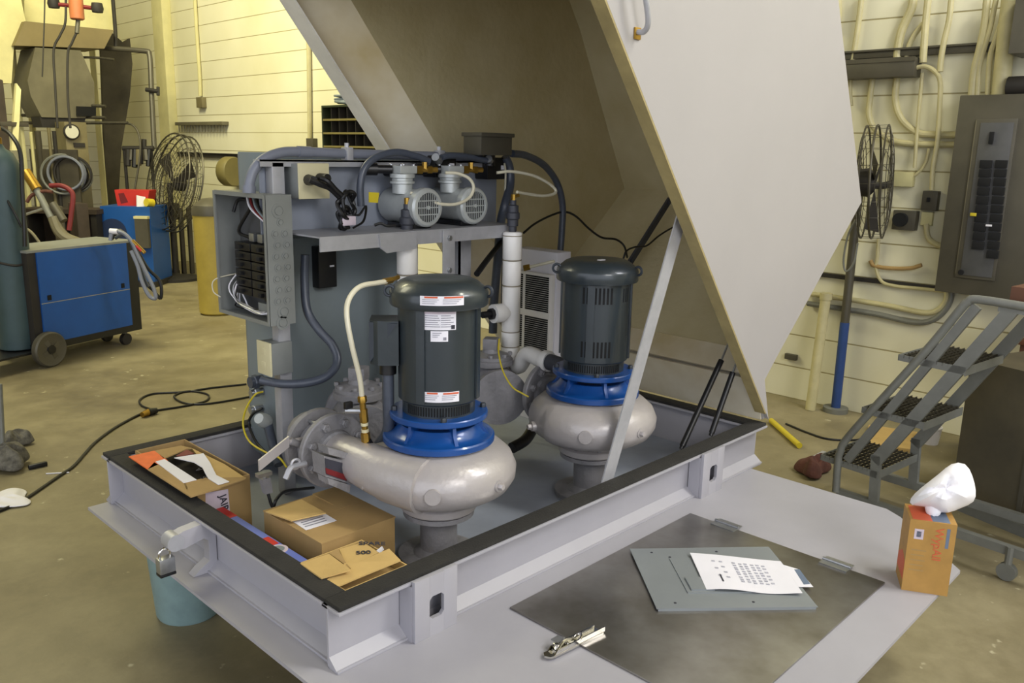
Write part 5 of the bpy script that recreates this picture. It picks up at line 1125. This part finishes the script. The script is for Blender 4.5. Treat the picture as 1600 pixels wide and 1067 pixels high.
# shelf unit of pigeonholes with a coil of rope on top
s0, s1 = pX(502, 165, WX-.28), pX(640, 236, WX-.28)
zt_, zb_ = s0.z, pX(502, 236, WX-.28).z; y1_, y0_ = s0.y, s0.y-1.9; X0_ = WX-.28
ph = thing('pigeonhole_rack', 'dark green steel pigeonhole rack hung on the yellow wall', 'shelf', (WX-.15, (y0_+y1_)/2, zb_-.2))
MB().box((WX-.01, y0_, zb_-.2), (WX-.002, y1_, zt_)).build('back_sheet', 'dark', ph)
for y in (y1_-.02, y0_): MB().box((X0_, y, zb_-.2), (WX-.01, y+.02, zt_)).build('side', 'darkgreen', ph)
nrow = 5; hh_ = (zt_-zb_+.2)/nrow
for k in range(nrow+1): z = zt_-k*hh_; MB().box((X0_, y0_+.02, z-.018), (WX-.01, y1_-.02, z)).build('shelf_board', 'binyel2' if k else 'darkgreen', ph)
for k in range(nrow):
    z = zt_-k*hh_
    for j in range(1, 14): MB().box((X0_+.01, y0_+.02+j*(1.86/14), z-hh_+.001), (WX-.01, y0_+.026+j*(1.86/14), z-.019)).build('divider', 'dark', ph)
random.seed(8)
tag(MB().box((X0_+.02, y1_-1.03, zt_-3*hh_+.001), (X0_+.16, y1_-.93, zt_-3*hh_+.07), .006).build('red_spool', 'red'), 'small red item in a pigeonhole near the hood edge', 'spool')
q = V((WX-.16, y1_-.28, zt_)); rp_ = MB()
for k in range(5): rp_.ring(q+V((0, random.uniform(-.02, .02), .02+k*.018)), (random.uniform(-.1, .1), random.uniform(-.1, .1), 1), .12+random.uniform(-.02, .02), .012, 24, 6)
tag(rp_.build('rope_coil', 'cabinet'), 'coiled green-grey rope on top of the pigeonhole rack', 'rope')
# left wall fittings
wl('wall_conduit', 'thin conduit dropping down the yellow wall to a small switch', 'conduit', [(304, -10), (308, 60), (312, 120), (313, 150)], .022, 'creampaint')
a, b = wbox(306, 152, 316, 168, .06); tag(MB().box(a, b, .004).build('wall_switch', 'brownmach'), 'small tan switch on the yellow wall under its thin conduit', 'switch')
wl('wall_conduit', 'conduit dropping down the yellow wall left of the pigeonhole rack', 'conduit', [(482, 60), (483, 120), (484, 216)], .024, 'paintpipe')
a, b = wbox(478, 216, 489, 232, .06); tag(MB().box(a, b, .004).build('wall_switch', 'trough'), 'small grey switch on the yellow wall left of the pigeonhole rack', 'switch')
a, b = wbox(273, 191, 347, 200, .09); br_ = thing('wall_rack', 'empty peg rail on the yellow wall above the floor fan', 'rail', (WX, (a[1]+b[1])/2, a[2]))
MB().box((WX-.09, a[1], b[2]-.04), (WX-.001, b[1], b[2]), .003).build('rail', 'hopper', br_)
for k in range(16): y = a[1]+.03+k*(b[1]-a[1]-.06)/15; MB().cyl((WX-.05, y, b[2]-.04), (WX-.05, y, b[2]-.12), .006, n=6).build('peg', 'hopper', br_)
run('black_pipe', 'black gas pipe with a tee running down beside the soot-stained hopper', 'pipe', [D(176, -5, 10), D(180, 45, 10), D(181, 74, 10)], .022, 'dark')
bp_ = thing('gas_pipe', 'dark gas pipe with a valve handle in front of the yellow wall', 'pipe', D(238, 240, 10))
MB().tube([D(124, 72, 10), D(180, 76, 10), D(228, 80, 10), D(233, 84, 10), D(235, 100, 10), D(237, 150, 10), D(241, 232, 10)], .03, 10, 3).build('pipe', 'trough', bp_)
MB().cyl(D(228, 140, 9.95), D(248, 143, 9.95), .025, n=8).cyl(D(247, 136, 9.95), D(247, 149, 9.95), .02, n=8).build('valve_handle', 'dark', bp_)
# hopper machine
YM = 10.6
def my(x, y, d=0): return pY(x, y, YM+d)
hp = thing('dust_hopper', 'large grey-tan sheet-metal dust hopper hanging between cream posts', 'hopper', my(95, 190))
def slab(pts, dy, nm, mt, par=hp, off=0): return MB().prism([pY(x, y, YM+off) for x, y in pts], (0, dy, 0)).build(nm, mt, par)
slab([(23, 71), (39, 33), (178, 47), (163, 76)], .6, 'upper_lip', 'hopper2')
slab([(55, 74), (126, 79), (147, 128), (148, 165), (133, 185), (65, 183), (48, 150), (43, 126)], .5, 'funnel', 'hopper')
slab([(43, 126), (147, 128), (148, 165), (133, 185), (65, 183), (48, 150)], .02, 'lower_cone', 'hopper', hp, -.02)
slab([(62, 182), (134, 184), (130, 200), (66, 199)], .3, 'outlet_neck', 'dark')
slab([(120, 166), (150, 167), (150, 182), (120, 181)], .02, 'dark_window', 'slot', hp, -.05)
slab([(-60, -30), (27, -30), (40, 33), (22, 71), (18, 130), (-60, 130)], .3, 'cream_cowl', 'creampaint', hp, .12)
slab([(38, 33), (38, -30), (178, -30), (178, 47)], .2, 'cream_face', 'creampaint', hp, .35)
def post(x0, x1, yt, yb, label, mt='creampaint', off=.62, d=.18):
    a, b = pY(x0, yt, YM+off), pY(x1, yb, YM+off); bz = 0.0
    return tag(MB().box((a.x, a.y, bz), (b.x, a.y+d, a.z), .008).build('steel_post', mt), label, 'post')
sp_ = MB().prism([(lambda q, y: V((q.x, q.y, 0)) if y == 404 else q)(pY(x, y, YM+.9), y) for x, y in [(158, 78), (176, 52), (192, 66), (203, 60), (207, 100), (203, 150), (190, 230), (178, 404), (170, 404)]], (0, .06, 0)); tag(sp_.build('sheet_panel', 'sooty'), 'soot-blackened tapering sheet right of the dust hopper', 'panel')
post(149, 166, 76, 300, 'right-hand cream post carrying the dust hopper')
post(24, 42, 71, 300, 'left-hand cream post carrying the dust hopper')
post(44, 60, 76, 300, 'slim cream post behind the left side of the hopper', 'creampaint', .9, .1)
for lb_, pts, mt_, tt, dy in (('rusty brown machine block on the floor between the bench and the farther welder', [(118, 318), (160, 318), (162, 400), (118, 400)], 'brown2', 8.7, .25), ('dark stained crate beside the bench behind the cart top', [(92, 322), (116, 322), (116, 392), (92, 392)], 'sooty', 8.4, .2)):
    a, b = D(*pts[0], tt), D(*pts[2], tt); tag(MB().box((a.x, a.y, 0), (b.x, a.y+dy, a.z), .02).build('machine_block', mt_), lb_, 'machine')
tb = thing('control_console', 'tan control console with a round gauge below the dust hopper', 'console', my(122, 260, -.3))
a, b = pY(100, 190, YM-.4), pY(141, 262, YM-.4); MB().box((a.x, YM-.4, 0), (b.x, YM-.1, a.z), .01).build('console_body', 'brownmach', tb)
q = pY(111, 206, YM-.41); MB().lathe([(.085, 0), (.085, .03), (.075, .035), (.07, .02)], q, (0, -1, 0), 24).build('gauge_ring', 'dark', tb); MB().cyl(q, q-V((0, .03, 0)), .07, n=24).build('gauge_face', 'glass', tb)
a, b = pY(115, 223, YM-.41), pY(133, 230, YM-.41); MB().box((a.x, YM-.415, b.z), (b.x, YM-.40, a.z)).build('name_strip', 'dark', tb)
hk_ = thing('hose_coil', 'big coil of grey hose hanging in front of the control console', 'hose', D(108, 300, 9.2))
random.seed(4)
for k in range(6):
    c = D(107+random.uniform(-10, 12), 273+random.uniform(-3, 3), 9.2+k*.03); MB().ring(c, (-.5+random.uniform(-.25, .25), -.8, 0), .20+random.uniform(-.03, .02), .015, 28, 6).build('loop', ['conduit', 'greypipe', 'dark'][k % 3], hk_)
frm = thing('scaffold_rack', 'thin grey pipe frame with cross rails in front of the hopper posts', 'frame', D(100, 330, 9.8))
fr2 = MB()
for (p, q) in (((34, 160), (165, 166)), ((34, 180), (165, 184)), ((0, 192), (200, 192))): fr2.cyl(D(*p, 9.8), D(*q, 9.8), .018, n=8)
fr2.build('cross_rail', 'wire', frm)
f3 = MB()
for x in (92, 113): q = D(x, 150, 9.8); f3.cyl((q.x, q.y, 0), q, .018, n=8)
f3.tube([D(113, 200, 9.8), D(113, 110, 9.8), D(120, 92, 9.8), D(150, 90, 9.8), D(178, 93, 9.8)], .014, 8); f3.tube([D(196, 192, 9.8), D(208, 196, 9.8), D(217, 210, 9.8), D(219, 240, 9.8), D(210, 300, 9.8)], .012, 8).build('upright', 'wire', frm)
wbh = thing('work_bench', 'dark cluttered steel bench behind the big blue welder', 'bench', D(100, 420, 9.0))
a = D(28, 320, 9.0); b = D(150, 320, 9.0); ub = (b-a); ub.z = 0; Lb = ub.length; ub.normalize(); vb = V((-ub.y, ub.x, 0)); a.z = 0
def bp3(u, v, z): return a+ub*u+vb*v+V((0, 0, z))
MB().prism([bp3(0, 0, .80), bp3(Lb, 0, .80), bp3(Lb, .36, .80), bp3(0, .36, .80)], (0, 0, .05)).build('bench_top', 'brown2', wbh)
for u in (.02, Lb*.5, Lb-.08): MB().prism([bp3(u, .02, 0), bp3(u+.06, .02, 0), bp3(u+.06, .34, 0), bp3(u, .34, 0)], (0, 0, .80)).build('leg_frame', 'dark', wbh)
MB().prism([bp3(.09, .3, .1), bp3(Lb-.09, .3, .1), bp3(Lb-.09, .32, .1), bp3(.09, .32, .1)], (0, 0, .7)).build('back_panel', 'brown2', wbh)
MB().prism([bp3(.0, .32, .85), bp3(Lb*.62, .32, .85), bp3(Lb*.62, .35, .85), bp3(0, .35, .85)], (0, 0, .62)).build('upright_board', 'sooty', wbh)
for x, y0_, y1_, w_, m_, lb_ in ((52, 206, 245, 5, 'creampaint', 'pale tube standing upright on the bench, left end'), (62, 205, 240, 9, 'sooty', 'dark canister standing on the bench beside the pale tube'), (80, 200, 242, 5, 'brownmach', 'brown tube standing in the middle of the bench'), (88, 205, 244, 6, 'dark', 'black tube standing on the bench beside the console')):
    q = D(x, y1_, 9.2); q2 = D(x, y0_, 9.2); q.z = .85; tag(MB().cyl(q, (q.x, q.y, q2.z), w_*9.2/FPX/2, n=14).build('steel_tube', m_), lb_, 'tube')
q = D(40, 262, 8.8)
rg = thing('gas_regulator', 'brass torch body with red and grey hoses above the blue welder', 'torch', D(50, 290, 7.6))
MB().cyl(D(40, 268, 7.6), D(58, 296, 7.6), .045, n=14).build('brass_body', 'brass', rg); MB().cyl(D(56, 294, 7.6), D(80, 340, 7.6), .03, n=12).build('lance', 'greypipe', rg); MB().cyl(D(82, 318, 7.6), D(100, 345, 7.6), .035, n=12).build('lance', 'trough', rg)
MB().tube([D(78, 290, 7.6), D(95, 290, 7.6), D(108, 296, 7.6), D(114, 306, 7.6), D(112, 330, 7.6), D(108, 360, 7.6)], .022, 10).build('red_hose', 'dred', rg)
MB().tube([D(42, 316, 7.6), D(50, 305, 7.6), D(68, 299, 7.6), D(82, 300, 7.6)], .016, 8).build('hose', 'rag', rg)
MB().tube([D(84, 340, 7.6), D(92, 360, 7.6), D(104, 372, 7.6), D(124, 380, 7.6)], .05, 10).build('hose_bundle', 'hopper', rg)
MB().tube([D(30, 352, 7.2), D(48, 362, 7.2), D(64, 382, 7.2)], .012, 8).build('hose', 'hopper', rg); MB().cyl(D(40, 335, 7.6), D(68, 326, 7.6), .012, n=8).build('handle', 'steel', rg)
st = thing('tool_stand', 'dark tool stand with hanging tools between the hopper and floor fan', 'stand', D(215, 300, 9.9))
i = MB()
for x in (194, 236): q = D(x, 232, 9.9); i.cyl((q.x, q.y, 0), q, .02, n=8)
i.cyl(D(192, 232, 9.9), D(240, 232, 9.9), .03, n=8); i.build('frame', 'dark', st)
random.seed(12)
for k in range(7): x = 200+k*5.5; MB().cyl(D(x, 234, 9.88), D(x+random.uniform(-2, 2), 250+random.uniform(0, 14), 9.88), random.uniform(.02, .04), n=8).build('hanging_tool', ['dark', 'trough', 'black', 'brownmach'][k % 4], st)
MB().cyl(D(225, 232, 9.9), D(225, 218, 9.9), .03, n=8).build('knob', 'dark', st)
q = w2p(W2*.78, .06, h2); tag(MB().prism([q-V((.04, 0, 0)), q+V((.05, 0, 0)), q+V((.07, .03, .10)), q+V((-.02, .03, .12))], (0, .02, 0)).build('white_card', 'white'), 'small white card at the red case, left of the floor fan', 'card')
q = w2p(W2*.9, .05, h2+.046); tag(MB().cyl(q, q+V((.08, .02, -.01)), .045, n=12).build('yellow_ball', 'yellow'), 'round yellow object between the red case and the floor fan', 'object')
random.seed(30)
ml = thing('pedestal_machine', 'dark machine on legs below the big floor fan', 'machine', D(265, 400, 9.2))
def gq(x, y, t=10.0): q = D(x, y, t); return q
a = gq(240, 305); b = gq(262, 400); MB().box((a.x, a.y, 0), (b.x, a.y+.25, a.z), .01).build('column', 'dark', ml)
for x in (268, 280, 293): a = gq(x, 325); MB().box((a.x, a.y, .03), (a.x+.045, a.y+.05, a.z), .005).build('leg', 'sooty', ml)
a = gq(240, 400); b = gq(296, 408); MB().box((a.x, a.y-.05, 0), (b.x, a.y+.3, .07), .01).build('base', 'dark', ml)
a, b = gq(262, 318), gq(296, 345); MB().box((a.x, a.y, b.z), (b.x, a.y+.2, a.z), .02).build('housing', 'sooty', ml)
# overhead balancer with cables
oh = thing('tool_balancer', 'orange cylinder with side handles hanging from cables at the top left', 'balancer', D(120, 30, 8.5))
MB().lathe([(.055, 0), (.068, .01), (.068, .5)], D(121, 31, 8.5), n=24).build('orange_body', 'orangep', oh)
MB().cyl(D(82, 6, 8.5), D(150, 13, 8.5), .02, n=8).build('handle_bar', 'dred', oh)
MB().lathe([(.05, -.04), (.06, 0), (.05, .05)], D(84, 6, 8.5), n=14).build('grip', 'dark', oh); MB().lathe([(.05, -.04), (.06, 0), (.05, .05)], D(152, 13, 8.5), n=14).build('grip', 'dark', oh)
MB().cyl(D(122, 31, 8.5), D(120, 52, 8.5), .022, n=8).build('hook', 'trough', oh)
MB().tube([D(103, -5, 8.5), D(102, 35, 8.5), D(94, 55, 8.5), D(84, 78, 8.5), D(86, 130, 8.5), D(90, 200, 8.5)], .012, 8).build('cable', 'dark', oh)
MB().tube([D(120, 50, 8.5), D(112, 68, 8.5), D(106, 85, 8.5), D(106, 150, 8.5), D(110, 200, 8.5)], .012, 8).build('cable', 'dark', oh)
MB().tube([D(70, -5, 8.5), D(69, 40, 8.5), D(66, 120, 8.5)], .007, 6).build('cable', 'dark', oh)
# machine hood over the left edge (dark shape)
lm = thing('dark_machine', 'dark brown machine column at the far left behind the gas cylinder', 'machine', D(8, 400, 8))
a, b = D(-25, 122, 8.0), D(30, 200, 8.0); MB().box((a.x, a.y, 0), (b.x, a.y+.4, a.z), .02).build('column', 'brown2', lm)
MB().prism([D(18, 235, 7.9), D(28, 235, 7.9), D(33, 140, 7.9), D(26, 130, 7.9)], (0, .06, 0)).build('cream_brace', 'creampaint', lm)
a, b = D(0, 190, 7.8), D(60, 198, 7.8); MB().box((a.x, a.y, b.z), (b.x, a.y+.08, a.z), .004).build('cross_beam', 'sooty', lm)
# floor on the left: cable, connector, loops, paper, mop
run('extension_cord', 'dark extension cord snaking over the floor beside the skid corner', 'cord', [pz(-10, 802, .007), pz(35, 782, .007), pz(90, 745, .007), pz(115, 728, .007), pz(133, 708, .007), pz(150, 690, .007), pz(180, 668, .007), pz(215, 649, .007), pz(226, 647, .007)], .007, 'black')
cn_ = thing('cord_connector', 'black and brass twist-lock connector on the floor cord', 'connector', pz(232, 645, 0))
a, b, c = pz(222, 648, .02), pz(232, 644, .02), pz(245, 641, .02); MB().cyl(a, b, .016, .022, 12).build('socket', 'brass', cn_); MB().cyl(b, c, .025, .016, 12).build('plug', 'black', cn_)
run('extension_cord', 'looped dark cord running from the connector under the cabinet', 'cord', [pz(243, 641, .007), pz(222, 634, .007), pz(219, 624, .007), pz(240, 615, .007), pz(290, 612, .007), pz(330, 606, .007), pz(385, 600, .007)], .006, 'black')
run('extension_cord', 'second dark cord loop on the floor just left of the cabinet', 'cord', [pz(245, 641, .007), pz(290, 634, .007), pz(322, 626, .007), pz(324, 616, .007), pz(295, 611, .007), pz(272, 619, .007), pz(290, 630, .007), pz(330, 630, .007), pz(400, 618, .007)], .006, 'black')
q = pz(14, 785, 0); crumple('paper_towel', 'crumpled white paper towel on the floor at the left edge', 'paper', q.x-.02, q.y+.02, .11, .03, 'white', 5, 1.3, 1)
q = pz(20, 737, 0); crumple('cleaning_mop', 'nearer fluffy grey mop head on the floor at the left edge', 'mop', q.x, q.y+.05, .095, .13, 'moph', 6, 1.1, .9)
q = pz(18, 703, 0); crumple('cleaning_mop', 'farther grey mop head on the floor, behind the other one', 'mop', q.x+.03, q.y+.06, .08, .09, 'moph', 9, 1.1, .9)
a, b = pz(50, 728, .012), pz(68, 726, .012); tag(MB().box(a-V((.02, .02, .012)), b+V((.02, .02, .012)), .008).build('rubber_block', 'black'), 'small black rubber block beside the mop heads', 'block')
a = pz(4, 700, .1); tag(MB().cyl(a, D(-1, 600, (a-O).dot(fw)*.99), .013, n=10).build('mop_pole', 'greypipe'), 'slim grey pole rising from the mop heads at the picture edge', 'pole')
run('tape_scrap', 'thin white strip of tape on the floor left of the skid corner', 'tape', [pz(72, 740, .003), pz(90, 739, .003), pz(108, 738, .003)], .003, 'white')
